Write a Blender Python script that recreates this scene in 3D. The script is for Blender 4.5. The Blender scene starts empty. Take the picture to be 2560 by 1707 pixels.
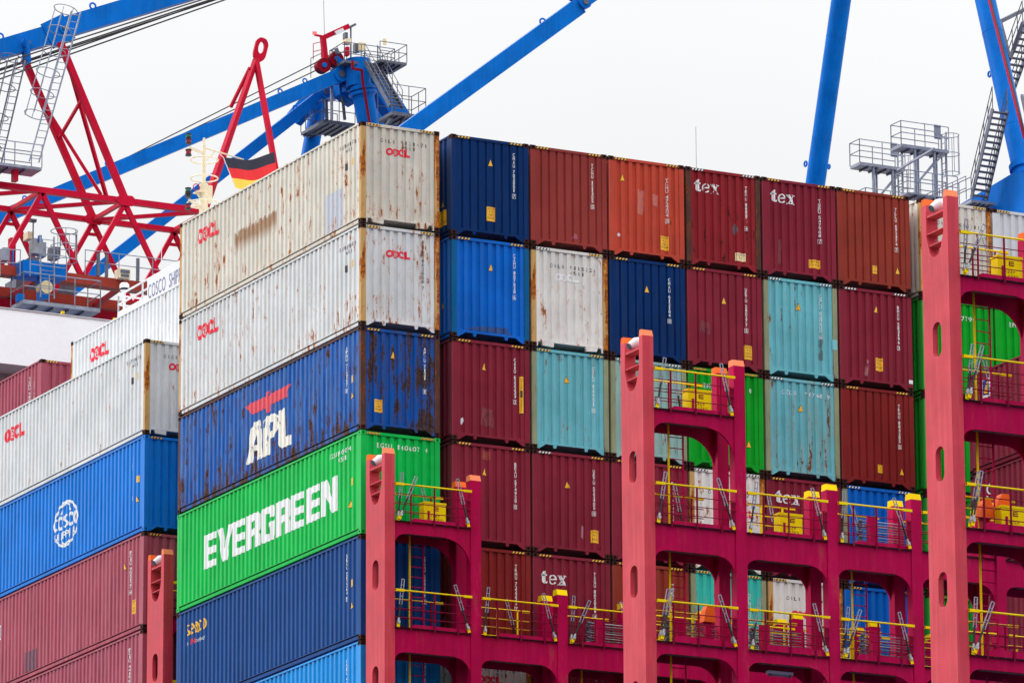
import bpy, bmesh, math, random
from mathutils import Vector as V, Matrix
from math import sin, cos, pi, radians as RD

# ------------------------------------------------------------------ scene, camera, light
scene = bpy.context.scene
COL = scene.collection
IMW, IMH, FPX = 2560.0, 1707.0, 14998.33
CAM = V((-70.3381, -144.0115, 2.9542))
YAW, PITCH, ROLL = 0.4803, 0.2459, -0.0052
FWD = V((sin(YAW) * cos(PITCH), cos(YAW) * cos(PITCH), sin(PITCH)))
_r0 = V((cos(YAW), -sin(YAW), 0)); _u0 = _r0.cross(FWD)
RGT = cos(ROLL) * _r0 + sin(ROLL) * _u0
UPV = -sin(ROLL) * _r0 + cos(ROLL) * _u0
cd = bpy.data.cameras.new('camera'); co = bpy.data.objects.new('camera', cd); COL.objects.link(co)
cd.sensor_width = 36; cd.sensor_fit = 'HORIZONTAL'; cd.lens = FPX / IMW * 36
cd.clip_start = 1; cd.clip_end = 9000
co.matrix_world = Matrix(((RGT.x, UPV.x, -FWD.x, CAM.x), (RGT.y, UPV.y, -FWD.y, CAM.y), (RGT.z, UPV.z, -FWD.z, CAM.z), (0, 0, 0, 1)))
scene.camera = co

SUN_TO = V((-0.56, 0.58, 0.58)).normalized()       # towards the veiled sun
wd = bpy.data.worlds.new('World'); scene.world = wd; wd.use_nodes = True
nt = wd.node_tree; nt.nodes.clear()
def wn(t, **k):
    n = nt.nodes.new(t)
    for a, b in k.items(): setattr(n, a, b)
    return n
sky = wn('ShaderNodeTexSky', sky_type='NISHITA', sun_disc=False, sun_elevation=math.asin(SUN_TO.z), sun_rotation=math.atan2(SUN_TO.x, SUN_TO.y))
tc = wn('ShaderNodeTexCoord'); sx = wn('ShaderNodeSeparateXYZ'); nt.links.new(tc.outputs['Generated'], sx.inputs[0])
mr = wn('ShaderNodeMapRange'); mr.inputs[1].default_value = 0; mr.inputs[2].default_value = 1; mr.inputs[3].default_value = 3.55; mr.inputs[4].default_value = 20.0
pw = wn('ShaderNodeMath', operation='POWER'); pw.inputs[1].default_value = 1.4; pw.use_clamp = True
zc_ = wn('ShaderNodeMath', operation='MAXIMUM'); zc_.inputs[1].default_value = 0
nt.links.new(sx.outputs[2], zc_.inputs[0]); nt.links.new(zc_.outputs[0], pw.inputs[0]); nt.links.new(pw.outputs[0], mr.inputs[0])
nz = wn('ShaderNodeTexNoise'); nz.inputs['Scale'].default_value = 5.0; nz.inputs['Detail'].default_value = 5
nt.links.new(tc.outputs['Generated'], nz.inputs[0])
mr2 = wn('ShaderNodeMapRange'); mr2.inputs[1].default_value = .3; mr2.inputs[2].default_value = .7; mr2.inputs[3].default_value = .955; mr2.inputs[4].default_value = 1.03
nt.links.new(nz.outputs[0], mr2.inputs[0])
mu = wn('ShaderNodeMath', operation='MULTIPLY'); nt.links.new(mr.outputs[0], mu.inputs[0]); nt.links.new(mr2.outputs[0], mu.inputs[1])
cl = wn('ShaderNodeCombineColor')
for i in range(3): nt.links.new(mu.outputs[0], cl.inputs[i])
mx = wn('ShaderNodeMix', data_type='RGBA'); mx.inputs[0].default_value = .965
nt.links.new(sky.outputs[0], mx.inputs[6]); nt.links.new(cl.outputs[0], mx.inputs[7])
bg = wn('ShaderNodeBackground'); bg.inputs[1].default_value = .1; nt.links.new(mx.outputs[2], bg.inputs[0])
ow = wn('ShaderNodeOutputWorld'); nt.links.new(bg.outputs[0], ow.inputs[0])
sl = bpy.data.lights.new('sun', 'SUN'); so = bpy.data.objects.new('sun', sl); COL.objects.link(so)
sl.energy = 1.35; sl.angle = RD(24); sl.color = (1, .985, .96)
so.rotation_euler = SUN_TO.to_track_quat('Z', 'Y').to_euler(); so.location = (-60, 0, 120)
vs = scene.view_settings
vs.view_transform = 'Standard'; vs.look = 'None'; vs.exposure = 0.62; vs.gamma = 1; vs.use_curve_mapping = False
scene.cycles.max_bounces = 6; scene.cycles.diffuse_bounces = 2

# ------------------------------------------------------------------ pixel <-> place
def ray(u, v): return FWD + RGT * ((u - IMW / 2) / FPX) + UPV * ((IMH / 2 - v) / FPX)
def at_x(u, v, X):
    d = ray(u, v); return CAM + d * ((X - CAM.x) / d.x)
def at_y(u, v, Y):
    d = ray(u, v); return CAM + d * ((Y - CAM.y) / d.y)
def S(r, g, b):
    f = lambda c: (c / 255 / 12.92) if c / 255 <= .04045 else ((c / 255 + .055) / 1.055) ** 2.4
    return (f(r), f(g), f(b))

# ------------------------------------------------------------------ materials
def link(t, a, b): t.links.new(a, b)
def newmat(name):
    m = bpy.data.materials.new(name); m.use_nodes = True
    t = m.node_tree; t.nodes.clear()
    o = t.nodes.new('ShaderNodeOutputMaterial'); p = t.nodes.new('ShaderNodeBsdfPrincipled')
    link(t, p.outputs[0], o.inputs[0])
    return m, t, p, o
def nd(t, typ, **k):
    n = t.nodes.new(typ)
    for a, b in k.items(): setattr(n, a, b)
    return n
def noise(t, vec, scale, detail=5, rough=.6):
    n = nd(t, 'ShaderNodeTexNoise'); n.inputs['Scale'].default_value = scale
    n.inputs['Detail'].default_value = detail; n.inputs['Roughness'].default_value = rough
    link(t, vec, n.inputs[0]); return n.outputs[0]
def rng(t, val, a, b, c=0., d=1.):
    n = nd(t, 'ShaderNodeMapRange'); n.inputs[1].default_value = a; n.inputs[2].default_value = b
    n.inputs[3].default_value = c; n.inputs[4].default_value = d
    link(t, val, n.inputs[0]); return n.outputs[0]
def mixc(t, fac, a, b):
    n = nd(t, 'ShaderNodeMix', data_type='RGBA')
    if isinstance(fac, (int, float)): n.inputs[0].default_value = fac
    else: link(t, fac, n.inputs[0])
    for i, c in ((6, a), (7, b)):
        if isinstance(c, tuple): n.inputs[i].default_value = (*c[:3], 1)
        else: link(t, c, n.inputs[i])
    return n.outputs[2]
def math_(t, op, a, b=None):
    n = nd(t, 'ShaderNodeMath', operation=op)
    for i, c in ((0, a), (1, b)):
        if c is None: continue
        if isinstance(c, (int, float)): n.inputs[i].default_value = c
        else: link(t, c, n.inputs[i])
    return n.outputs[0]
_seed = [0]
def paint(name, col, rust=.12, wear=.25, rough=.30, dirt=.25, rustcol=None, low=0., bump=.25, chalk=None, spotty=5., patches=(), spec=.045, sheen=.4, rib=0.):
    """weathered painted steel in object coordinates (metres); low: extra corrosion along the bottom rail"""
    _seed[0] += 1
    rs = random.Random(_seed[0] * 77)
    m, t, p, o = newmat(name)
    tcn = nd(t, 'ShaderNodeTexCoord')
    ad = nd(t, 'ShaderNodeVectorMath', operation='ADD'); ad.inputs[1].default_value = (rs.uniform(-40, 40), rs.uniform(-40, 40), rs.uniform(-40, 40))
    link(t, tcn.outputs['Object'], ad.inputs[0]); vec = ad.outputs[0]
    sv = nd(t, 'ShaderNodeVectorMath', operation='MULTIPLY'); sv.inputs[1].default_value = (7, 7, .45); link(t, vec, sv.inputs[0]); svec = sv.outputs[0]
    pv = nd(t, 'ShaderNodeVectorMath', operation='MULTIPLY'); pv.inputs[1].default_value = (1, 1, .42); link(t, vec, pv.inputs[0])
    big = noise(t, vec, .8, 4); st = noise(t, svec, 1., 5, .65); sp = noise(t, pv.outputs[0], spotty, 8, .72)
    st2 = noise(t, svec, 2.3, 4, .6)
    lum = .3 * col[0] + .55 * col[1] + .15 * col[2]
    ch = chalk or tuple(min(1, c * 1.12 + .12 * lum + .012) for c in col)
    base = mixc(t, rng(t, big, .35, .68), tuple(c * .84 for c in col), tuple(min(1, c * 1.1) for c in col))
    base = mixc(t, math_(t, 'MULTIPLY', rng(t, st, .45, .75), wear), base, ch)
    base = mixc(t, math_(t, 'MULTIPLY', rng(t, st2, .52, .72), dirt), base, (.07, .05, .035))
    if rib:   # raised ribs and rails painted paler, imitating the lit stripes of the corrugation
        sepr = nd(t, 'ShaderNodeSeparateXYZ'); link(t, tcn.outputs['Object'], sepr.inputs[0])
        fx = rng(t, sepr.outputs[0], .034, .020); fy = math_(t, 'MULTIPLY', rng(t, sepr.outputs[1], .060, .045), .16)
        lit_rib = tuple(min(1, c * 1.12 + .03 + .13 * max(col)) for c in col)
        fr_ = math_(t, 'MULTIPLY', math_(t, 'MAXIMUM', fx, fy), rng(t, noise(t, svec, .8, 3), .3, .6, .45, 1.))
        base = mixc(t, math_(t, 'MULTIPLY', fr_, rib), base, lit_rib)
    # flat repaint or stain patches, in local metres: (axis-box) y0,y1,z0,z1,colour,strength
    for (a, b, c, d, pc, k) in patches:
        sep = nd(t, 'ShaderNodeSeparateXYZ'); link(t, tcn.outputs['Object'], sep.inputs[0])
        jag = math_(t, 'MULTIPLY', math_(t, 'SUBTRACT', st2, .5), 0.55 if k < .9 else .02)
        zz = math_(t, 'ADD', sep.outputs[2], jag)
        f = math_(t, 'MULTIPLY', rng(t, sep.outputs[1], a, a + .02), rng(t, sep.outputs[1], b, b - .02))
        f = math_(t, 'MULTIPLY', f, rng(t, zz, d, d - .02))
        f = math_(t, 'MULTIPLY', f, rng(t, zz, c, c + (.02 if k > .9 else .35)))
        base = mixc(t, math_(t, 'MULTIPLY', f, k), base, pc)
    r = math_(t, 'ADD', math_(t, 'ADD', math_(t, 'MULTIPLY', sp, .6), math_(t, 'MULTIPLY', st, .4)), rng(t, big, .3, .7, -.045, .045))
    if low:
        sep = nd(t, 'ShaderNodeSeparateXYZ'); link(t, tcn.outputs['Object'], sep.inputs[0])
        r = math_(t, 'ADD', r, rng(t, sep.outputs[2], 1.3, .1, 0, low))
    th = .67 - .2 * rust if rust > 0 else .9
    rc = rustcol or (S(150, 80, 35), S(70, 38, 28))
    halo = math_(t, 'MULTIPLY', rng(t, r, th - .07, th + .02), .55 if rust > .05 else 0.)
    base = mixc(t, halo, base, tuple(.5 * (a + b) for a, b in zip(rc[0], col)))
    rm = rng(t, r, th, th + .03)
    base = mixc(t, rm, base, mixc(t, rng(t, noise(t, vec, 14, 4), .4, .65), rc[1], rc[0]))
    link(t, base, p.inputs['Base Color'])
    link(t, math_(t, 'ADD', rough, math_(t, 'MULTIPLY', math_(t, 'MAXIMUM', rm, rng(t, big, .3, .7, 0, .35)), .4)), p.inputs['Roughness'])
    p.inputs['Specular IOR Level'].default_value = spec
    p.inputs['Sheen Weight'].default_value = sheen; p.inputs['Sheen Roughness'].default_value = .26
    if bump:
        b = nd(t, 'ShaderNodeBump'); b.inputs['Strength'].default_value = bump; b.inputs['Distance'].default_value = .03
        hgt = math_(t, 'ADD', math_(t, 'MULTIPLY', noise(t, vec, 2.2, 3), 1.), math_(t, 'MULTIPLY', rm, .06))
        link(t, hgt, b.inputs['Height']); link(t, b.outputs[0], p.inputs['Normal'])
    return m
def plain(name, col, rough=.5, metal=0., var=.15, scale=6., bump=0., worn=0., emit=None):
    m, t, p, o = newmat(name)
    tcn = nd(t, 'ShaderNodeTexCoord'); vec = tcn.outputs['Object']
    n = noise(t, vec, scale, 5, .65)
    link(t, mixc(t, rng(t, n, .3, .7), tuple(c * (1 - var) for c in col), tuple(min(1, c * (1 + var)) for c in col)), p.inputs['Base Color'])
    p.inputs['Roughness'].default_value = rough; p.inputs['Metallic'].default_value = metal
    if worn:
        _seed[0] += 1
        ad = nd(t, 'ShaderNodeVectorMath', operation='ADD'); ad.inputs[1].default_value = (_seed[0] * 3.1, 0, 7)
        link(t, vec, ad.inputs[0])
        sv = nd(t, 'ShaderNodeVectorMath', operation='MULTIPLY'); sv.inputs[1].default_value = (1, 1, .5); link(t, ad.outputs[0], sv.inputs[0])
        tr = nd(t, 'ShaderNodeBsdfTransparent'); ms = nd(t, 'ShaderNodeMixShader')
        k = rng(t, noise(t, sv.outputs[0], 7, 7, .7), .68 - worn, .71 - worn)
        link(t, k, ms.inputs[0]); link(t, p.outputs[0], ms.inputs[1]); link(t, tr.outputs[0], ms.inputs[2]); link(t, ms.outputs[0], o.inputs[0])
    if bump:
        b = nd(t, 'ShaderNodeBump'); b.inputs['Strength'].default_value = bump; link(t, noise(t, vec, scale * 4, 4), b.inputs['Height']); link(t, b.outputs[0], p.inputs['Normal'])
    if emit:
        p.inputs['Emission Color'].default_value = (*emit[:3], 1); p.inputs['Emission Strength'].default_value = emit[3]
    return m
M = {}
M['bridge'] = paint('crimson_bridge_paint', S(178, 0, 70), rust=.2, wear=.35, dirt=.16, rough=.4, sheen=.1, spec=.06, rustcol=(S(186, 84, 70), S(104, 30, 40)), spotty=2.4, chalk=S(206, 24, 92))
M['pillar'] = paint('faded_red_pillar_paint', S(206, 60, 76), rust=.05, wear=.4, dirt=.10, rustcol=(S(190, 92, 70), S(130, 44, 44)), spotty=3, chalk=S(222, 104, 114), bump=.1, spec=.2, rough=.36, sheen=.6)
M['inner_red'] = paint('dark_red_paint', S(128, 2, 46), rust=.1, wear=.1)
M['deckshade'] = paint('deck_plate_shade', S(34, 12, 18), rust=.3, wear=.1)  # near-black tone paints in the shade under the walkways
M['orange'] = paint('orange_cap_paint', S(250, 105, 40), rust=.04, wear=.2, dirt=.05)
M['peach'] = paint('bleached_orange_paint', S(245, 135, 95), rust=.04, wear=.2, dirt=.05)
M['yellow'] = paint('yellow_rail_paint', S(255, 212, 0), rust=.04, wear=.12, dirt=.06, bump=0)
M['galv'] = plain('galvanised_steel', S(138, 143, 160), .5, .35, .3, 4)
M['galvdark'] = plain('dark_galvanised_steel', S(92, 96, 112), .55, .3, .25, 4)
M['rodsteel'] = plain('bare_rod_steel', S(160, 165, 170), .4, .6, .3, 12)
M['blacksteel'] = plain('greased_black_steel', S(30, 30, 34), .35, .3, .3, 12)
M['castrust'] = paint('rusty_casting', S(62, 38, 34), rust=.5, wear=.2, dirt=.4, rough=.6)
M['hole'] = plain('casting_cavity_steel', S(20, 17, 16), .9)
M['cranered'] = paint('crane_red_paint', S(198, 18, 54), rust=.0, wear=.12, dirt=.10, bump=.1)
M['cranerail'] = paint('oxide_rail_paint', S(158, 62, 52), rust=.25, wear=.2, dirt=.3)
M['cranedark'] = paint('deep_red_paint', S(140, 10, 35), rust=.1, wear=.1, dirt=.2)
M['craneblue'] = paint('crane_blue_paint', S(0, 110, 206), rust=.0, wear=.3, dirt=.10, bump=.1, rough=.35)
M['rope'] = plain('steel_rope', S(45, 43, 46), .6)
M['white'] = plain('white_marine_paint', S(226, 228, 234), .4, var=.03)
M['grey'] = plain('soffit_shade_cabinet_grey', S(150, 152, 158), .6, var=.1)  # grey stands in for shade under the white wing; a cabinet shares it
M['cream'] = plain('cream_mast_paint', S(238, 224, 190), .45, var=.08)
M['black'] = plain('black_plastic', S(24, 24, 28), .4)
M['dwhite'] = plain('white_lettering', S(236, 238, 240), .5, var=.05)
M['dwhitew'] = plain('worn_white_lettering', S(240, 236, 226), .5, var=.05, worn=.09)
M['dwhiteh'] = plain('half_gone_white_lettering', S(238, 240, 242), .5, var=.05, worn=.14)
M['dblack'] = plain('black_lettering', S(40, 42, 50), .5, var=.1)
M['dred'] = plain('red_lettering', S(236, 14, 56), .5, var=.06)
M['deagle'] = plain('faded_red_emblem', S(222, 62, 82), .5, var=.08)
M['dyellow'] = plain('yellow_lettering', S(250, 190, 30), .5, var=.05)
M['sticker'] = plain('yellow_sticker', S(250, 186, 24), .45, var=.08)
M['stickerw'] = plain('pale_sticker', S(240, 220, 170), .45, var=.08)
M['patchwhite'] = plain('white_smudge', S(222, 224, 230), .6)

# ------------------------------------------------------------------ mesh builder
class MB:
    def __init__(s): s.v = []; s.f = []
    def add(s, vs, fs):
        o = len(s.v); s.v += [tuple(x) for x in vs]; s.f += [tuple(i + o for i in q) for q in fs]; return s
    def box(s, a, b):
        (x0, y0, z0), (x1, y1, z1) = a, b
        return s.add([(x0, y0, z0), (x1, y0, z0), (x1, y1, z0), (x0, y1, z0), (x0, y0, z1), (x1, y0, z1), (x1, y1, z1), (x0, y1, z1)],
                     [(0, 3, 2, 1), (4, 5, 6, 7), (0, 1, 5, 4), (1, 2, 6, 5), (2, 3, 7, 6), (3, 0, 4, 7)])
    def frame(s, p, q, up=None):
        d = (V(q) - V(p)); L = d.length; d.normalize()
        up = V(up) if up is not None else (V((0, 0, 1)) if abs(d.z) < .95 else V((0, 1, 0)))
        a = d.cross(up).normalized(); b = a.cross(d).normalized()
        return d, a, b, L
    def beam(s, p, q, w, h, up=None, w2=None, h2=None):
        p, q = V(p), V(q); d, a, b, L = s.frame(p, q, up)
        w2 = w2 or w; h2 = h2 or h
        vs = [c + a * (i * ww / 2) + b * (j * hh / 2) for c, ww, hh in ((p, w, h), (q, w2, h2)) for i, j in ((-1, -1), (1, -1), (1, 1), (-1, 1))]
        return s.add(vs, [(3, 2, 1, 0), (4, 5, 6, 7), (0, 1, 5, 4), (1, 2, 6, 5), (2, 3, 7, 6), (3, 0, 4, 7)])
    def tube(s, p, q, r, n=8, r2=None, cap=True):
        p, q = V(p), V(q); d, a, b, L = s.frame(p, q); r2 = r if r2 is None else r2
        vs = [c + a * (rr * cos(2 * pi * i / n)) + b * (rr * sin(2 * pi * i / n)) for c, rr in ((p, r), (q, r2)) for i in range(n)]
        fs = [(i, (i + 1) % n, n + (i + 1) % n, n + i) for i in range(n)]
        if cap: fs += [tuple(range(n))[::-1], tuple(range(n, 2 * n))]
        return s.add(vs, fs)
    def path(s, pts, r, n=6):
        for a, b in zip(pts[:-1], pts[1:]): s.tube(a, b, r, n)
        return s
    def ring(s, c, R_, r, axis=(0, 0, 1), n=20, m=6, a0=0, a1=2 * pi):
        ax = V(axis).normalized(); e1 = ax.orthogonal().normalized(); e2 = ax.cross(e1)
        full = abs(a1 - a0 - 2 * pi) < 1e-6; k = n if full else n + 1
        vs = []
        for i in range(k):
            t = a0 + (a1 - a0) * i / n; d = e1 * cos(t) + e2 * sin(t)
            for j in range(m):
                w = 2 * pi * j / m; vs.append(V(c) + d * (R_ + r * cos(w)) + ax * (r * sin(w)))
        fs = [((i % k) * m + j, ((i + 1) % k) * m + j, ((i + 1) % k) * m + (j + 1) % m, (i % k) * m + (j + 1) % m) for i in range(n) for j in range(m)]
        return s.add(vs, fs)
    def prism(s, poly, ext, base=(0, 0, 0)):
        """poly: list of 3-D points, ext: extrusion vector"""
        n = len(poly); e = V(ext)
        vs = [V(p) for p in poly] + [V(p) + e for p in poly]
        return s.add(vs, [tuple(range(n)), tuple(range(n, 2 * n))[::-1]] + [(i, i + n, (i + 1) % n + n, (i + 1) % n) for i in range(n)])
    def mesh(s, name, smooth=False):
        me = bpy.data.meshes.new(name); me.from_pydata(s.v, [], s.f)
        bm = bmesh.new(); bm.from_mesh(me); bmesh.ops.recalc_face_normals(bm, faces=bm.faces); bm.to_mesh(me); bm.free()
        if smooth:
            me.polygons.foreach_set('use_smooth', [True] * len(me.polygons))
            try: me.set_sharp_from_angle(angle=RD(38))
            except Exception: pass
        me.materials.append(None); me.update()
        return me
    def build(s, name, mat, parent=None, smooth=False):
        return inst(name, s.mesh(name, smooth), mat, parent)
def inst(name, me, mat, parent=None, loc=None, rot=None, mat_w=None):
    o = bpy.data.objects.new(name, me); COL.objects.link(o)
    if parent is not None: o.parent = parent
    if loc is not None: o.location = loc
    if rot is not None: o.rotation_euler = rot
    for i, mm in enumerate(mat if isinstance(mat, (list, tuple)) else [mat]):
        if i < len(o.material_slots):
            o.material_slots[i].link = 'OBJECT'; o.material_slots[i].material = M[mm] if isinstance(mm, str) else mm
    return o
def thing(name, label, cat, loc=(0, 0, 0), group=None):
    o = bpy.data.objects.new(name, None); COL.objects.link(o); o.location = loc; o.empty_display_size = .3
    return tag(o, label, cat, group)
def tag(o, label, cat, group=None):
    o['label'] = label; o['category'] = cat
    if group: o['group'] = group
    return o
def struct(o, kind='structure'):
    o['kind'] = kind; return o

# ------------------------------------------------------------------ flat lettering
GL = {}
_fc = bpy.data.curves.new('glyph_source', 'FONT'); _fo = bpy.data.objects.new('glyph_source', _fc); COL.objects.link(_fo)
_fc.resolution_u = 3; _fc.fill_mode = 'FRONT'
def glyph(ch, bold=0.):
    k = (ch, bold)
    if k not in GL:
        _fc.body = ch; _fc.offset = bold; bpy.context.view_layer.update()
        me = bpy.data.meshes.new_from_object(_fo.evaluated_get(bpy.context.evaluated_depsgraph_get()))
        vs = [(v.co.x, v.co.y) for v in me.vertices]; fs = [tuple(p.vertices) for p in me.polygons]
        bpy.data.meshes.remove(me)
        xs = [v[0] for v in vs] or [0]
        x0, x1 = min(xs), max(xs)
        GL[k] = ([(x - x0, y) for x, y in vs], fs, x1 - x0)
    return GL[k]
CAPH = max(v[1] for v in glyph('H')[0])
class D2:
    """flat figure in (u, v) metres"""
    def __init__(s): s.v = []; s.f = []
    def add(s, vs, fs):
        o = len(s.v); s.v += vs; s.f += [tuple(i + o for i in q) for q in fs]; return s
    def poly(s, pts): return s.add(list(pts), [tuple(range(len(pts)))])
    def rect(s, a, b, c, d): return s.poly([(a, b), (c, b), (c, d), (a, d)])
    def ring(s, cx, cy, rx, ry, wx, wy, a0=0, a1=360, n=24):
        ks = [RD(a0 + (a1 - a0) * i / n) for i in range(n + 1)]
        vs = [(cx + rx * cos(t), cy + ry * sin(t)) for t in ks] + [(cx + (rx - wx) * cos(t), cy + (ry - wy) * sin(t)) for t in ks]
        return s.add(vs, [(i, i + 1, n + 2 + i, n + 1 + i) for i in range(n)])
    def stroke(s, pts, w):
        for (a, b), (c, d) in zip(pts[:-1], pts[1:]):
            L = math.hypot(c - a, d - b) or 1; nx, ny = -(d - b) / L * w / 2, (c - a) / L * w / 2
            s.poly([(a + nx, b + ny), (c + nx, d + ny), (c - nx, d - ny), (a - nx, b - ny)])
        return s
    def char(s, ch, u, v, h, w=None, bold=0., shear=0., center=True):
        if ch == ' ': return s
        vs, fs, gw = glyph(ch, bold); k = h / CAPH; kx = k if w is None else w / max(gw, .25)
        off = gw * kx / 2 if center else 0
        return s.add([(u - off + x * kx + y * k * shear, v + y * k) for x, y in vs], fs)
    def text(s, txt, u, v, h, kx=.9, gap=.03, bold=0., shear=0.):
        for ch in txt:
            if ch == ' ': u += h * .55; continue
            vs, fs, gw = glyph(ch, bold); k = h / CAPH
            s.add([(u + x * k * kx + y * k * shear, v + y * k) for x, y in vs], fs); u += gw * k * kx + gap
        return s
    def xf(s, fn): s.v = [fn(*p) for p in s.v]; return s

# corrugation profiles: list of (t, depth)
def profile(L, t0, period, fo, sl_, depth):
    inner = period - fo - 2 * sl_; n = int((L - t0) / period); t = (L - n * period) / 2
    pts = [(0, 0.)]
    for i in range(n):
        pts += [(t + fo / 2, 0.), (t + fo / 2 + sl_, depth), (t + fo / 2 + sl_ + inner, depth), (t + fo / 2 + 2 * sl_ + inner, 0.)]
        t += period
    pts.append((L, 0.))
    return pts
def pinterp(pts, t):
    if t <= pts[0][0]: return pts[0][1]
    for (a, da), (b, db) in zip(pts[:-1], pts[1:]):
        if t <= b: return da + (db - da) * ((t - a) / (b - a) if b > a else 0)
    return pts[-1][1]
CW, CL, CH = 2.438, 12.192, 2.896
EX0, EX1 = .16, CW - .16
SY0, SY1 = .13, CL - .13
PE = profile(EX1 - EX0, 0, .2505, .118, .022, .046)
PS = profile(SY1 - SY0, 0, .278, .080, .060, .039)
PE2 = profile(EX1 - EX0, 0, .2505, .176, .018, .040)
PROF = {}
EY, SXo = .032, .012                       # outer planes of the end and the side wall
def stamp(root, d2, where, name, mat, lift=.006):
    """lay a flat figure onto the corrugated end ('end') or long side ('side') of a container"""
    bm = bmesh.new()
    vs = [bm.verts.new((x, y, 0)) for x, y in d2.v]
    for f in d2.f:
        try: bm.faces.new([vs[i] for i in f])
        except ValueError: pass
    bmesh.ops.triangulate(bm, faces=bm.faces)
    lo = min(p[0] for p in d2.v); hi = max(p[0] for p in d2.v)
    pe = PROF.get(root.name, PE)
    folds = [EX0 + t for t, _ in pe] if where == 'end' else [CL - (SY0 + t) for t, _ in PS]
    for c in folds:
        if lo < c < hi:
            bmesh.ops.bisect_plane(bm, geom=bm.verts[:] + bm.edges[:] + bm.faces[:], plane_co=(c, 0, 0), plane_no=(1, 0, 0), dist=1e-5)
    for v in bm.verts:
        u, w = v.co.x, v.co.y
        if where == 'end': v.co = (u, EY + pinterp(pe, u - EX0) - lift, w)
        else: v.co = (SXo + pinterp(PS, CL - u - SY0) - lift, CL - u, w)
    me = bpy.data.meshes.new(name); bm.to_mesh(me); bm.free(); me.materials.append(None)
    return inst(name, me, mat, root)

# ------------------------------------------------------------------ container kit (shared meshes)
KIT = {}
def corr_wall(pts, f):
    b = MB(); n = len(pts)
    b.v = [f(t, d, z) for z in (0, 1) for t, d in pts]
    b.f = [(i, i + 1, n + i + 1, n + i) for i in range(n - 1)]
    return b
ZB, ZT = .165, 2.80
KIT['end_wall'] = corr_wall(PE, lambda t, d, z: (EX0 + t, EY + d, .20 if z == 0 else ZT + .02)).mesh('end_wall')
KIT['end_wall_b'] = corr_wall(PE2, lambda t, d, z: (EX0 + t, EY + d, .20 if z == 0 else ZT + .02)).mesh('end_wall')
KIT['side_wall'] = corr_wall(PS, lambda t, d, z: (SXo + d, SY0 + t, ZB if z == 0 else 2.845)).mesh('side_wall')
def casting():
    b = MB(); X, Y, Z = .162, .178, .118
    me_v, fs = [], []
    def face(o, e1, e2, nrm, w, h, hw, hh, dp):
        o, e1, e2, nrm = V(o), V(e1), V(e2), V(nrm); n = 8
        c = o + e1 * (w / 2) + e2 * (h / 2)
        out = [(-w / 2, -h / 2), (0, -h / 2), (w / 2, -h / 2), (w / 2, 0), (w / 2, h / 2), (0, h / 2), (-w / 2, h / 2), (-w / 2, 0)]
        hol = [(hw * cos(RD(225 + 45 * i)), hh * sin(RD(225 + 45 * i))) for i in range(8)]
        vs = [c + e1 * a + e2 * q for a, q in out] + [c + e1 * a + e2 * q for a, q in hol] + [c + e1 * a + e2 * q - nrm * dp for a, q in hol]
        b.add(vs, [(i, (i + 1) % 8, 8 + (i + 1) % 8, 8 + i) for i in range(8)] + [(8 + i, 8 + (i + 1) % 8, 16 + (i + 1) % 8, 16 + i) for i in range(8)] + [tuple(range(16, 24))])
    face((0, 0, 0), (1, 0, 0), (0, 0, 1), (0, -1, 0), X, Z, .036, .038, .06)
    face((0, Y, 0), (1, 0, 0), (0, 0, 1), (0, 1, 0), X, Z, .036, .038, .06)
    face((0, 0, 0), (0, 1, 0), (0, 0, 1), (-1, 0, 0), Y, Z, .042, .035, .06)
    face((X, 0, 0), (0, 1, 0), (0, 0, 1), (1, 0, 0), Y, Z, .042, .035, .06)
    b.add([(0, 0, 0), (X, 0, 0), (X, Y, 0), (0, Y, 0)], [(0, 1, 2, 3)])
    face((0, 0, Z), (1, 0, 0), (0, 1, 0), (0, 0, 1), X, Y, .03, .06, .05)
    return b.mesh('corner_casting')
KIT['corner_casting'] = casting()
KIT['corner_post_l'] = MB().box((.006, .008, .118), (.155, .13, CH - .118)).add(
    [(.155, .020, .118), (.19, .045, .118), (.19, .045, CH - .118), (.155, .020, CH - .118)], [(0, 1, 2, 3)]).mesh('corner_post')
KIT['corner_post_r'] = MB().box((CW - .155, .008, .118), (CW - .006, .13, CH - .118)).mesh('corner_post')
KIT['corner_post_rear'] = MB().box((.006, CL - .13, .118), (.155, CL - .008, CH - .118)).mesh('corner_post')
KIT['header'] = MB().box((.155, .012, ZT), (CW - .155, .10, CH - .025)).box((.155, .022, CH - .025), (CW - .155, .10, CH - .012)).mesh('header')
def sill(kind):
    b = MB().box((.155, .016, .148), (CW - .155, .09, .205))
    if kind == 'gusset':
        for s in (0, 1):
            f = (lambda x: x) if s == 0 else (lambda x: CW - x)
            b.prism([(f(.16), .018, .012), (f(.22), .018, .012), (f(.44), .018, .15), (f(.16), .018, .15)], (0, .05, 0))
            b.prism([(f(.66), .02, .15), (f(.69), .02, .055), (f(.755), .02, .055), (f(.79), .02, .15)], (0, .05, 0))
    else:
        for s in (0, 1):
            f = (lambda x: x) if s == 0 else (lambda x: CW - x)
            b.prism([(f(.33), .018, .15), (f(.36), .018, .045), (f(.70), .018, .02), (f(.72), .018, .15)], (0, .09, 0))
            b.prism([(f(.16), .02, .012), (f(.20), .02, .012), (f(.22), .02, .15), (f(.16), .02, .15)], (0, .05, 0))
    return b.mesh('sill')
KIT['sill_gusset'] = sill('gusset'); KIT['sill_block'] = sill('block')
KIT['top_side_rail'] = MB().box((0.0, .178, 2.835), (.06, CL - .178, CH - .012)).mesh('top_side_rail')
KIT['bottom_side_rail'] = MB().box((.030, .15, .030), (.10, CL - .15, ZB - .045)).box((.014, .15, ZB - .008), (.10, CL - .15, ZB + .006)).mesh('bottom_side_rail')
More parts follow.
